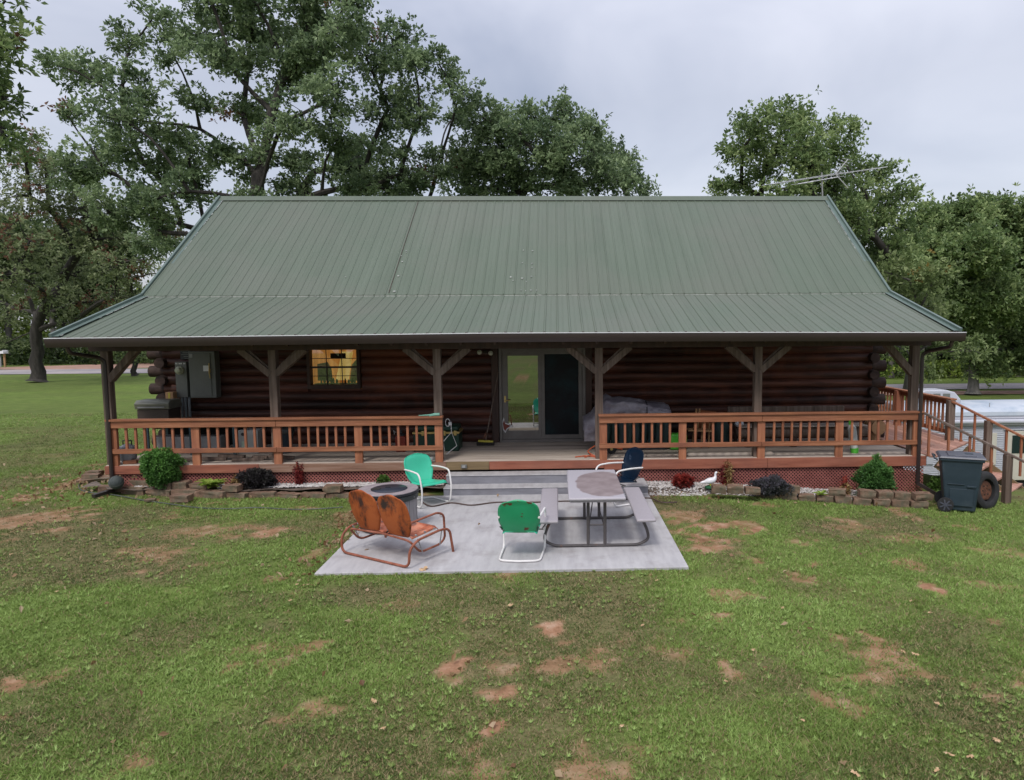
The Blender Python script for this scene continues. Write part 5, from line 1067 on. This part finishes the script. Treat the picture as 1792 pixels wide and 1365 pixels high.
for k in range(7):
    p = Vector(at(1484, 279, 19.6)).lerp(Vector(at(1462, 305, 19.7)), k / 6); b.tube([p - Vector((.16, 0, -.03)), p + Vector((.12, 0, -.03))], .005, 4)
    p = Vector(at(1397, 322, 19.6)).lerp(Vector(at(1465, 310, 19.7)), k / 6); b.tube([p - Vector((.2, 0, .02)), p + Vector((.25, 0, .03))], .005, 4)
b.build('element', M['greengrey'], an)
for i, (px, w) in enumerate(((2, .5), (9, .4))):
    p = gd(px, 641, 0); t = thing('mailbox', 'grey roadside mailbox at the left picture edge' if i == 0 else 'white roadside mailbox on a reddish post right of the grey one', 'mailbox', (p[0], p[1], 0))
    b = MB(); b.box(p[0] - .06, p[0] + .06, p[1] - .06, p[1] + .06, -.1, 1.1); b.build('post', M['tan' if i else 'metalg'], t)
    b = MB(); b.prism([(p[0] - .16, 1.1), (p[0] + .16, 1.1), (p[0] + .16, 1.28), (p[0] + .1, 1.38), (p[0] - .1, 1.38), (p[0] - .16, 1.28)], p[1] - .3, p[1] + .3, 'y'); b.build('mailbox_body', M['metalg' if i == 0 else 'white'], t)

# ------------------------------------------------------------------ plants
def leaves_mesh(name, C, L0, W0, n, mat, parent, up=.3, out=None, outk=.6, droop=0, smooth=False, tint=None, curl=.15):
    """C: rosette centres (M,3); n leaves each radiate from every centre"""
    m = len(C); C = np.repeat(C, n, 0); N = len(C)
    d = rng.normal(size=(N, 3)); d[:, 2] += up
    if out is not None: d += np.repeat(out, n, 0) * outk
    d /= np.linalg.norm(d, axis=1)[:, None] + 1e-9; d[:, 2] -= droop; L = L0 * (.7 + .6 * rng.random(N)); W = W0 * (.7 + .6 * rng.random(N))
    s = np.cross(d, rng.normal(size=(N, 3)) * .6 + np.array([0, 0, 1.])); s /= np.linalg.norm(s, axis=1)[:, None] + 1e-9
    nn = np.cross(s, d); V = np.empty((N, 4, 3)); c0 = C + d * (L * .12)[:, None]
    V[:, 0] = c0; V[:, 1] = c0 + d * (L * .6)[:, None] + s * (W * .5)[:, None] + nn * (L * curl)[:, None]; V[:, 2] = c0 + d * L[:, None]; V[:, 3] = c0 + d * (L * .6)[:, None] - s * (W * .5)[:, None] + nn * (L * curl)[:, None]
    if tint is None: tint = rng.random(m)
    t0 = np.repeat(tint, n); tt = np.where(t0 > .985, .99, np.clip(t0 + rng.normal(0, .12, N), 0, .93))
    return fastmesh(name, V.reshape(-1, 3), np.arange(N * 4).reshape(-1, 4), mat, parent, smooth, {'tint': ('FACE', tt)})
LM = dict(
    oak=leafmat('oak_leaves', (.07, .115, .058), (.17, .24, .115), (.33, .42, .22), (.17, .085, .045), .95),
    oak2=leafmat('oak_leaves_olive', (.075, .12, .045), (.18, .26, .095), (.36, .44, .19), (.2, .085, .04), .95),
    pale=leafmat('pale_oak_leaves', (.09, .13, .045), (.17, .23, .08), (.30, .36, .16), (.3, .22, .06), .95),
    mix=leafmat('autumn_oak_leaves', (.085, .12, .05), (.18, .225, .10), (.32, .36, .19), (.20, .095, .06), .95),
    wood=leafmat('woodland_leaves', (.03, .05, .02), (.065, .105, .035), (.14, .2, .065)),
    woody=leafmat('yellow_green_leaves', (.07, .11, .02), (.17, .24, .045), (.36, .44, .09), (.25, .14, .06), .94),
    box=leafmat('boxwood_leaves', (.05, .12, .025), (.10, .24, .05), (.21, .42, .10)),
    conifer=leafmat('conifer_leaves', (.04, .10, .025), (.08, .2, .045), (.16, .33, .09)),
    hosta=leafmat('hosta_leaves', (.14, .24, .03), (.26, .4, .06), (.42, .52, .12)),
    plum=leafmat('plum_leaves', (.022, .018, .022), (.04, .035, .038), (.075, .075, .06)),
    lavend=leafmat('grey_purple_leaves', (.035, .045, .03), (.075, .075, .085), (.14, .13, .16)),
    crimson=leafmat('crimson_leaves', (.10, .008, .012), (.2, .02, .02), (.32, .05, .04)),
    mum=leafmat('red_flowers', (.08, .02, .015), (.27, .028, .022), (.46, .07, .05)),
    corn=leafmat('dried_stalk_leaves', (.12, .05, .02), (.3, .18, .07), (.45, .35, .15)),
    weed=leafmat('weed_leaves', (.05, .09, .02), (.1, .2, .04), (.2, .34, .08)))
def ballpts(n, c, r, shell=.5):
    d = rng.normal(size=(n, 3)); d /= np.linalg.norm(d, axis=1)[:, None]; q = rng.random(n) ** shell
    return np.array(c) + d * np.array(r) * q[:, None], d
def shrub(name, lab, cat, c, r, n, L0, W0, k, mat, group=None, noisy=.25, cone=0, up=.5):
    t = thing(name, lab, cat, (c[0], c[1], c[2] - r[2]), group)
    P, d = ballpts(n, (0, 0, 0), (1, 1, 1), .33)
    bump = 1 + noisy * (vnoise(d[:, 0] * 3 + c[0] * 5 + 9, d[:, 2] * 3 + d[:, 1] * 2 + 7) * 2 - 1)
    P = P * bump[:, None]
    if cone: f = np.clip(1 - cone * (P[:, 2] * .5 + .5), .1, 1); P[:, 0] *= f; P[:, 1] *= f
    P = P * np.array(r) + np.array(c); keep = P[:, 2] > c[2] - r[2] * .95; P = P[keep]; d = d[keep]
    leaves_mesh('foliage', P, L0, W0, k, LM[mat], t, up=up, out=d, outk=1.0, tint=np.clip(rng.random(len(P)) * .8 + .25 * d[:, 2], 0, 1))
    b = MB()
    for i in range(7): a = i * .9; b.tube([(c[0], c[1], c[2] - r[2] - .05), (c[0] + r[0] * .5 * math.cos(a), c[1] + r[1] * .5 * math.sin(a), c[2] + r[2] * .2)], [.012, .005], 5)
    b.build('stem', M['bark'], t); return t
shrub('round_shrub', 'round bright green boxwood shrub in the left flower bed', 'shrub', (-7.36, 12.93, .47), (.34, .30, .36), 2600, .045, .028, 4, 'box', noisy=.22)
shrub('conifer_shrub', 'pointed feathery green conifer shrub at right end of flower bed', 'shrub', (5.86, 12.45, .15), (.36, .30, .34), 2400, .075, .018, 5, 'conifer', noisy=.45, cone=.40, up=1.2)
shrub('dark_shrub', 'low dark plum coloured shrub in the left flower bed', 'shrub', (-5.58, 12.86, .25), (.29, .22, .17), 900, .06, .022, 5, 'plum', noisy=.3)
shrub('purple_shrub', 'low spreading grey purple shrub in right flower bed behind blocks', 'shrub', (3.84, 12.32, .10), (.36, .25, .15), 900, .06, .018, 5, 'lavend', noisy=.35)
shrub('red_flower_clump', 'low clump of bright red flowers in pebbles of right bed', 'flowers', (2.32, 12.68, .12), (.19, .16, .12), 420, .045, .03, 5, 'mum', noisy=.3)
shrub('weed_clump', 'weedy green clump under the deck stairs behind the trash bin', 'weeds', (7.55, 13.25, -.25), (.22, .2, .3), 260, .09, .03, 5, 'weed', noisy=.4)
shrub('orange_flower_clump', 'small orange and green flower clump behind the seafoam chair', 'flowers', (-2.62, 12.95, .17), (.12, .1, .1), 160, .04, .03, 5, 'woody', noisy=.3)
shrub('small_green_clump', 'small green seedling clump by the lattice near fire table', 'plant', (-3.3, 12.98, .16), (.1, .08, .09), 120, .04, .03, 5, 'weed', noisy=.3)
def hosta(lab, c, r, n):
    t = thing('hosta_plant', lab, 'plant', c); V = []; F = []; tt = []
    for i in range(n):
        a = random.random() * 6.28; e = random.uniform(.15, 1.1); L = r * random.uniform(.7, 1.2); w = r * .17; k = 5; base = len(V)
        for j in range(k + 1):
            q = j / k; rad = L * q * math.cos(e * (1 - .5 * q)); z = L * math.sin(e) * q * (1.25 - .75 * q); ww = w * math.sin(math.pi * min(.97, .12 + q * .88)) ; cx, cy = c[0] + rad * math.cos(a), c[1] + rad * math.sin(a)
            V += [(cx - math.sin(a) * ww, cy + math.cos(a) * ww, c[2] + z + .01), (cx, cy, c[2] + z), (cx + math.sin(a) * ww, cy - math.cos(a) * ww, c[2] + z + .01)]
        for j in range(k):
            o = base + 3 * j; F += [(o, o + 1, o + 4, o + 3), (o + 1, o + 2, o + 5, o + 4)]; q = random.random(); tt += [q, q]
    fastmesh('leaves', V, F, LM['hosta'], t, True, {'tint': ('FACE', tt)})
hosta('yellow green hosta plant between the blocks of the left flower bed', tuple(gd(371, 852, .12)), .26, 42)
hosta('small yellow green hosta seedling in white pebbles of right bed', tuple(gd(1437, 866, -.03)), .13, 18)
def stalks(lab, c, h, mat, n=5, w=.05):
    t = thing('amaranth_plant', lab, 'plant', c); P = []
    b = MB()
    for i in range(n):
        a = random.uniform(-1, 1) * w; e = random.uniform(-1, 1) * w; hh = h * random.uniform(.6, 1); b.tube([c, (c[0] + a, c[1] + e, c[2] + hh)], [.008, .004], 5)
        for k in range(26): q = .15 + .85 * random.random(); P.append((c[0] + a * q + random.gauss(0, .018), c[1] + e * q + random.gauss(0, .018), c[2] + hh * q))
    b.build('stem', M['redwood'], t); leaves_mesh('leaves', np.array(P), .075, .022, 3, LM[mat], t, up=-.7)
stalks('dark crimson feathery stalk plant in left bed before lattice', (gd(535, 842, .1)[0], 12.98, .1), .42, 'crimson', 7)
stalks('tall dried crimson and tan stalk plant right of goose statue', (gd(1283, 858, .0)[0], 12.85, -.03), .52, 'corn', 6)
stalks('crimson stalks mixed into the dried stalk plant by goose statue', (gd(1279, 858, .0)[0], 12.9, -.03), .55, 'crimson', 5, .04)
stalks('short red and tan flower stalk in front of lattice at right', (gd(1477, 862, -.1)[0], 12.5, -.15), .34, 'corn', 5)
stalks('scarlet salvia stalk above the upper blocks at right', (gd(1474, 862, -.1)[0], 12.55, -.1), .30, 'mum', 3)
stalks('small brown dried stalk left of the plum coloured shrub', (gd(419, 850, .1)[0], 12.8, .08), .24, 'corn', 5)

# ------------------------------------------------------------------ trees
def tree(name, label, base, blobs, mat, tr=.35, leaf=(.15, .07), ros=9, per=6, spread=.32, dens=1.0, bark='bark', group=None, trunk_h=None, rise=.35, twig=.012, seed=1, cat='tree', fork=None, jag=.0, limb_k=.72, flag=.004):
    """base: trunk foot; blobs: list of (x,y,z,r) foliage masses; limbs grow from the trunk to every mass"""
    R = random.Random(seed); g = np.random.default_rng(seed)
    t = thing(name, label, cat, tuple(map(float, base)), group)
    base = Vector(base); C = [Vector(b_[:3]) for b_ in blobs]
    top = fork if fork is not None else max(c.z for c in C) * .35 + base.z * .65
    cen = sum(C, Vector()) / len(C)
    nodes = [base.copy()]; par = [-1]; plen = [0.0]
    segs = 6
    for k in range(1, segs + 1):
        q = k / segs; p = base.lerp(Vector((lerp(base.x, cen.x, .12 * q), lerp(base.y, cen.y, .12 * q), top)), q) + Vector((R.gauss(0, .06), R.gauss(0, .06), 0)); nodes.append(p); par.append(len(nodes) - 2); plen.append(0.0)
    trunk_n = len(nodes); tips = []
    order = sorted(range(len(C)), key=lambda i: (C[i] - nodes[-1]).length)
    for i in order:
        c = C[i]; best = None; bj = 0
        for j in range(trunk_n - 2, len(nodes)):
            v = c - nodes[j]; d = v.length + .9 * max(0, nodes[j].z - c.z) + .55 * plen[j]
            if best is None or d < best: best = d; bj = j
        a = nodes[bj]; L = (c - a).length; m = max(2, int(L / .55)); pj = bj
        off = Vector((R.gauss(0, 1), R.gauss(0, 1), R.gauss(0, .6))) * L * .06
        for k in range(1, m + 1):
            q = k / m; p = a.lerp(c, q) + off * math.sin(q * math.pi) + Vector((0, 0, rise * L * .25 * math.sin(q * math.pi))) * (1 if c.z > a.z else .5) + Vector((R.gauss(0, .05), R.gauss(0, .05), R.gauss(0, .05))) * (L * .10)
            plen.append(plen[pj] + (p - nodes[pj]).length); nodes.append(p); par.append(pj); pj = len(nodes) - 1
    # twigs to clump points within each mass
    NA = np.array([tuple(n_) for n_ in nodes]); start = 1; clumps = []
    for (x, y, z, r) in blobs:
        n = max(5, int(dens * 15 * (r / .9) ** 2)); P, d = ballpts(n, (x, y, z), (r, r, r * .85), .42)
        P += g.normal(0, jag * r, P.shape); clumps.append(P)
    CP = np.concatenate(clumps); skel0 = len(nodes)
    for p in CP:
        d = np.linalg.norm(NA[trunk_n - 1:skel0] - p, axis=1); j = int(np.argmin(d)) + trunk_n - 1; a = nodes[j]; pv = Vector(p); L = (pv - a).length
        mid = a.lerp(pv, .5) + Vector((R.gauss(0, .12), R.gauss(0, .12), R.gauss(0, .1))) * L
        nodes.append(mid); par.append(j); nodes.append(pv); par.append(len(nodes) - 2)
    n = len(nodes); w = np.zeros(n); kids = np.zeros(n, int)
    for i in range(n - 1, 0, -1):
        if kids[i] == 0: w[i] = 1
        w[par[i]] += w[i]; kids[par[i]] += 1
    tot = w[0]; rad = np.maximum(twig * .5, limb_k * tr * (w / tot) ** .5); rad[:trunk_n] = tr * np.linspace(1, .8, trunk_n)
    b = MB(); kd = [[] for _ in range(n)]
    for i in range(1, n): kd[par[i]].append(i)
    used = [False] * n; limb = MB()
    def chain(i, p0=None):
        pts = []; rr = []
        if p0 is not None: pts.append(nodes[p0]); rr.append(min(rad[p0], rad[i] * 1.5))
        cur = i
        while True:
            pts.append(nodes[cur]); rr.append(rad[cur])
            if not kd[cur]: break
            nx = max(kd[cur], key=lambda k: w[k])
            for k in kd[cur]:
                if k != nx: stack.append((k, cur))
            cur = nx
        return pts, rr
    stack = [(0, None)]
    first = True
    while stack:
        i, p0 = stack.pop(); pts, rr = chain(i, p0)
        if first: rr[0] *= 1.75; rr[1] *= 1.05; pts.insert(1, pts[0].lerp(pts[1], .25)); rr.insert(1, rr[0] * .68); b.tube(pts, [float(x) for x in rr], 12); first = False
        else: limb.tube(pts, [float(x) for x in rr], 7 if rr[0] > .06 else (5 if rr[0] > .02 else 3), cap=False)
    b.build('trunk', M[bark], t, smooth=True); limb.build('limbs', M[bark], t, smooth=True)
    # foliage rosettes
    k = ros; RC = np.repeat(CP, k, 0); RC = RC + g.normal(0, 1, RC.shape) * spread * np.array([1, 1, .72])
    cl = np.repeat(g.random(len(CP)), k); cen_ = np.repeat(np.concatenate([np.tile([x, y, z], (len(P), 1)) for (x, y, z, r), P in zip(blobs, clumps)]), k, 0)
    out = RC - cen_; out /= np.linalg.norm(out, axis=1)[:, None] + 1e-6
    tint = np.clip(.55 * cl + .45 * g.random(len(RC)) , 0, 1); tint = np.where(cl > 1 - flag, .99, np.minimum(tint, .93))
    leaves_mesh('crown', RC, leaf[0], leaf[1], per, LM[mat], t, up=.25, out=out, outk=.5, tint=tint)
    return t
def B(lst, Y, dy=1.6, s=1.0, seed=3):
    R = random.Random(seed); o = []
    for (x, y, r) in lst:
        YY = Y + R.uniform(-dy, dy); p = at(x, y, YY); o.append((p[0], p[1], p[2], r * s * YY / FPX))
    return o
big = [(100, 115, 34), (150, 128, 40), (215, 150, 46), (235, 72, 36), (262, 38, 34), (300, 92, 34), (205, 205, 50), (120, 205, 30), (270, 215, 50), (335, 165, 36), (350, 60, 52), (400, 110, 52), (440, 45, 60), (500, 120, 58), (540, 55, 58), (592, 40, 50), (640, 96, 60), (690, 72, 42), (728, 128, 48), (768, 112, 38), (806, 158, 26), (590, 165, 60), (680, 190, 52), (735, 215, 42), (600, 242, 52), (500, 215, 50), (425, 195, 42), (462, 290, 50), (550, 300, 55), (640, 292, 50), (700, 305, 50), (765, 292, 44), (392, 262, 34), (322, 262, 50), (250, 285, 56), (180, 292, 52), (120, 300, 44), (330, 335, 34), (262, 352, 50), (190, 372, 50), (285, 405, 36), (620, -15, 40), (520, -5, 60), (430, -15, 60), (362, -15, 50), (560, 110, 50), (450, 350, 40), (620, 330, 40), (530, 350, 44), (720, 335, 36)]
R_ = random.Random(5)
bb = B(big, 26, 2.6, .92) + [(x + R_.uniform(-1, 1), y + R_.uniform(2.5, 4.5), z + R_.uniform(-.6, .6), r) for (x, y, z, r) in B(big[4::5], 26, 1, .9)]
tree('large_oak_tree', 'huge spreading oak tree behind left half of the green roof', (at(500, 400, 27)[0], 27, float(gz(-11, 27))), bb, 'oak', tr=.48, ros=21, per=6, leaf=(.16, .085), spread=.22, dens=.78, fork=3.2, seed=4, rise=.3)
bt = [(850, 212, 42), (838, 275, 46), (900, 300, 50), (940, 212, 32), (988, 205, 34), (922, 252, 46), (990, 262, 50), (1050, 268, 42), (1062, 310, 42), (980, 322, 50), (1096, 268, 22), (1100, 305, 30), (1122, 335, 18), (890, 340, 36), (830, 330, 42), (1020, 235, 36), (870, 250, 40), (800, 300, 36)]
tree('broad_oak_tree', 'mid sized oak tree rising above the centre of the roof ridge', (2.0, 31, 0), B(bt, 29, 2.2, .95), 'oak', tr=.34, ros=21, per=6, leaf=(.165, .085), spread=.25, dens=1.1, fork=3.0, seed=9)
rt = [(1330, 215, 36), (1375, 208, 38), (1298, 262, 32), (1265, 320, 22), (1345, 282, 44), (1395, 262, 42), (1380, 328, 40), (1450, 228, 26), (1484, 236, 26), (1455, 270, 34), (1500, 290, 28), (1440, 318, 40), (1510, 335, 40), (1560, 335, 26), (1582, 342, 22), (1480, 385, 46), (1540, 388, 42), (1500, 440, 42), (1560, 450, 46), (1590, 410, 28), (1545, 500, 46), (1602, 485, 38), (1300, 320, 26), (1310, 240, 26), (1400, 230, 30), (1420, 290, 34), (1540, 300, 22), (1470, 345, 40)]
tree('leaning_oak_tree', 'tall oak tree behind the tv antenna at right end of house', (11.5, 28, -1.2), B(rt, 26, 2.0, .95), 'oak2', tr=.34, ros=20, per=6, leaf=(.155, .08), spread=.23, dens=1.1, fork=2.5, seed=12)
lt = [(1610, 540, 36), (1650, 600, 32), (1692, 612, 26), (1575, 555, 34), (1600, 600, 34), (1560, 480, 40), (1630, 480, 34), (1640, 545, 30), (1560, 600, 30), (1620, 640, 20), (1590, 520, 38)]
tree('pale_oak_tree', 'pale green young oak tree hanging over the right side of the deck', (13.0, 25.5, -1.9), B(lt, 24.5, 1.3, .95), 'pale', tr=.16, ros=9, per=6, leaf=(.17, .09), spread=.26, dens=1.7, fork=.6, seed=15, bark='barkp')
ft_ = [(1620, 390, 34), (1660, 385, 32), (1700, 372, 34), (1742, 366, 30), (1782, 372, 28), (1640, 450, 56), (1710, 440, 56), (1775, 450, 56), (1665, 520, 56), (1740, 520, 56), (1795, 530, 50), (1680, 585, 50), (1762, 590, 54), (1725, 640, 26), (1820, 420, 60), (1850, 520, 70), (1790, 630, 30), (1610, 470, 40), (1820, 610, 50)]
tree('woodland_oak_tree', 'large dark oak tree with grey trunk beyond the trailer at right', (30.6, 50, -2.05), B(ft_, 50, 4, .92), 'oak2', tr=.34, leaf=(.3, .16), ros=12, per=6, spread=.5, dens=1.4, fork=4.0, seed=18, bark='barkp')
le = [(40, 262, 44), (80, 300, 50), (32, 340, 44), (102, 382, 52), (160, 420, 50), (52, 420, 46), (20, 480, 44), (122, 482, 50), (200, 470, 50), (250, 455, 36), (185, 530, 44), (90, 520, 36), (30, 545, 36), (232, 520, 44), (130, 570, 28), (-30, 400, 60), (-40, 300, 50), (-30, 520, 50), (150, 350, 50), (200, 400, 44), (270, 420, 34), (290, 480, 20), (10, 600, 20)]
tree('autumn_oak_tree', 'oak tree with thick dark trunk and thin autumn tinted crown at left', (gd(66, 668)[0], gd(66, 668)[1], 0), B(le, 41, 4, .95), 'mix', tr=.36, leaf=(.2, .10), ros=10, per=6, spread=.32, dens=.5, limb_k=1.05, flag=.07, fork=3.6, seed=21)
nt_ = [(-16, 20, 34), (-2, 75, 34), (-24, 130, 40), (0, 180, 30), (4, 225, 24), (-14, 250, 24), (-60, 60, 60), (-70, 160, 70), (-120, 60, 80), (-110, 200, 80)]
tree('near_oak_branches', 'near oak tree whose leafy branches fill the upper left picture edge', (-16.5, 15.5, 0), B(nt_, 15, .6, 1.0), 'oak2', tr=.3, ros=9, per=6, leaf=(.16, .075), spread=.22, dens=1.5, fork=4.5, seed=24)
yt = [(225, 560, 14), (250, 575, 14), (215, 590, 12), (262, 600, 14), (236, 545, 14), (205, 610, 10), (246, 622, 8)]
yt_base = gd(236, 657)
tree('young_tree', 'young tree with straight slim trunk standing behind the left porch post', tuple(yt_base), B(yt, float(yt_base[1]), 1, 1.0), 'pale', tr=.17, leaf=(.2, .1), ros=8, per=5, spread=.4, dens=1.2, fork=1.8, seed=27)
# far woods: one mass of undergrowth and crowns behind, single trees in front
def woods(name, label, x0, x1, y0, y1, z0f, h0, h1, n, mat, L, W):
    x = rng.random(n) * (x1 - x0) + x0; y = y0 + (y1 - y0) * rng.random(n) ** 1.2
    hh = h0 + (h1 - h0) * fbm(x * .16 + 4, y * .1 + 9, 4); q = rng.random(n) ** .8
    z = z0f + hh * q; d = rng.normal(size=(n, 3)); d /= np.linalg.norm(d, axis=1)[:, None]
    P = np.stack([x, y, z], 1); cl = vnoise(x * .9 + 4, z * .9 + y * .4)
    keep = cl > .26 - .2 * q * 0; P = P[keep]; cl = cl[keep]
    o = leaves_mesh(name, P, L, W, 5, LM[mat], None, up=.3, tint=np.clip(.2 + .8 * (cl - .3) + .4 * (rng.random(len(P)) - .5), 0, 1)); tag(o, label, 'woods', kind='stuff')
woods('far_woods', 'yellow green far woodland edge beyond the road at left', -95, -4, 66, 84, 0, 3.5, 12, 15000, 'woody', .42, .24)
woods('far_woods', 'dark green woodland mass beyond the road at right', 14, 90, 72, 90, -2, 9, 16, 24000, 'wood', .5, .28)
woods('roadside_brush', 'low green brush along the far side of the right road', 14, 80, 65.5, 69, -2.1, .8, 2.4, 3500, 'woody', .3, .2)
woods('roadside_brush', 'low dark green hedge brush along the far side of left road', -90, -8, 63, 68, 0, 1.2, 3.4, 6000, 'wood', .34, .22)
proto = None; k = 0
for (px, Y, sc_) in [(1560, 68, 1), (1578, 71, .8), (1612, 67, 1.1), (1628, 70, .8), (1668, 69, .9), (1690, 72, 1.1), (1738, 69, .85), (1762, 71, 1), (1786, 68, 1.1), (1650, 75, 1.1), (1720, 76, .9)]:
    x = at(px, 640, Y)[0]
    if proto is None:
        bl = [(random.uniform(-2.4, 2.4), random.uniform(-2, 2), random.uniform(5, 12.5), random.uniform(1.2, 1.9)) for _ in range(13)]
        proto = tree('forest_tree', 'x', (0, 0, 0), bl, 'wood', tr=.26, leaf=(.3, .16), ros=8, per=5, spread=.6, dens=.8, fork=6, seed=31, bark='barkp'); o = proto
    else: o = copy_tree(proto)
    o.location = (x, Y, float(gz(x, Y)) + 0); o.rotation_euler = (0, 0, k * 1.3); o.scale = (sc_,) * 3
    tag(o, 'slim grey trunked forest tree beyond the right road, %s in the row from the left' % nth([0, 1, 2, 3, 6, 7, 5 + 3, 9, 10, 4, 5][k] if 0 else {1560: 0, 1578: 1, 1612: 2, 1628: 3, 1650: 4, 1668: 5, 1690: 6, 1720: 7, 1738: 8, 1762: 9, 1786: 10}[px]), 'tree', 'slim trees in the row beyond the right road'); k += 1
for i, (px, Y, sc_) in enumerate([(98, 66, .9), (155, 68, 1.0), (20, 67, 1.1), (200, 70, 1.0), (-40, 66, 1)]):
    o = copy_tree(proto); x = at(px, 640, Y)[0]; o.location = (x, Y, 0); o.rotation_euler = (0, 0, 2 + i); o.scale = (sc_,) * 3
    tag(o, 'slim grey trunked forest tree beyond the left road, %s from the left' % nth({-40: 0, 20: 1, 98: 2, 155: 3, 200: 4}[px]), 'tree', 'slim trees in the woods beyond the left road')
# fallen leaves
def leafshape(s):
    pts = [(0, -.6), (.12, -.3), (.38, -.32), (.22, -.05), (.5, .12), (.2, .2), (.25, .5), (0, .7), (-.22, .45), (-.2, .2), (-.48, .08), (-.2, -.08), (-.36, -.34), (-.1, -.3)]
    return [(x * s * random.uniform(.8, 1.1), y * s, random.uniform(0, .22) * s) for x, y in pts]
spots = [(893, 1059, .10), (655, 1228, .06), (1600, 1136, .08), (1580, 1132, .08), (1495, 1350, .08), (1660, 1312, .08), (1700, 1315, .06), (1745, 1285, .09), (1628, 1060, .06), (1595, 1040, .05), (1318, 1135, .05), (1088, 1270, .06), (1405, 1258, .05), (1640, 1222, .06), (740, 998, .13), (190, 790, .1), (210, 842, .08), (150, 862, .08), (165, 866, .08), (172, 872, .07), (262, 868, .06), (20, 970, .06), (100, 1035, .07), (185, 983, .06), (535, 1025, .09), (520, 1024, .07), (508, 1052, .06), (1500, 905, .05), (1310, 1010, .04), (1270, 1190, .04), (670, 1275, .05), (1130, 945, .06), (1150, 1015, .05), (560, 905, .06), (1640, 1340, .05), (1370, 1060, .05), (720, 965, .04), (1125, 1092, .05)]
for i, (px, py, s) in enumerate(spots):
    p = gd(px, py, 0); b = MB(); L_ = leafshape(s * .8); ce = (0, 0, .01); nL = len(L_)
    b.add(L_ + [ce], [(j, (j + 1) % nL, nL) for j in range(nL)]); zz = .006 if inpatio(p[0], p[1]) else float(gz(p[0], p[1])) + .035
    o = b.build('fallen_leaf', M['leafdead']); o.location = (p[0], p[1], zz); o.rotation_euler = (random.uniform(-.3, .3), random.uniform(-.3, .3), random.random() * 6.3)
    op = bool(inpatio(p[0], p[1])); sw = 'large' if s > .085 else ('small' if s < .06 else 'curled')
    pl = ('on the concrete patio near the rusty glider' if px < 800 else 'on the concrete patio under the picnic table') if op else ('at the left corner of the flower bed' if py < 900 and px < 400 else 'in grass left of the patio corner' if px < 600 and py < 1100 else 'on lawn just in front of the patio' if py < 1110 and px < 1210 else 'in grass right of the patio' if py < 1080 else 'on bare lawn at lower right corner' if px > 1450 and py > 1200 else 'on lawn at right below the bin' if px > 1450 else 'on lawn near the bottom middle')
    tag(o, sw + ' tan oak leaf ' + pl, 'leaf', 'larger fallen leaves on the ' + ('patio' if op else 'lawn'))
cnt = {}
for o in [o for o in bpy.data.objects if o.name.startswith('fallen_leaf')]: cnt.setdefault(o['label'], []).append(o)
for lb, os_ in cnt.items():
    if len(os_) > 1:
        for i, o in enumerate(sorted(os_, key=lambda o: o.location.x / o.location.y)): o['label'] = lb + ', %s from the left' % nth(i)
def litter():
    P = []
    while len(P) < 1300:
        r = random.random()
        if r < .42: x, y = random.gauss(-9.3, .7), random.gauss(14.0, 1.1)
        elif r < .75: x, y = random.uniform(-14, 11), random.uniform(3.5, 16)
        elif r < .9: x, y = random.gauss(-3.2, .25), random.uniform(8.2, 12.4)
        else: x, y = random.uniform(-9, 7), random.gauss(12.2, .25)
        if inpatio(x, y) and random.random() < .86: continue
        if (x > -8.45 and y > 12.6): continue
        P.append((x, y, .006 if inpatio(x, y) else float(gz(x, y)) + .02))
    o = leaves_mesh('leaf_litter', np.array(P), .075, .05, 1, leafmat('leaf_litter', (.16, .08, .035), (.32, .2, .1), (.5, .38, .25)), None, up=.2, curl=.1); tag(o, 'scattered small dry brown oak leaves across lawn and by the left corner', 'fallen leaves', kind='stuff')
litter()
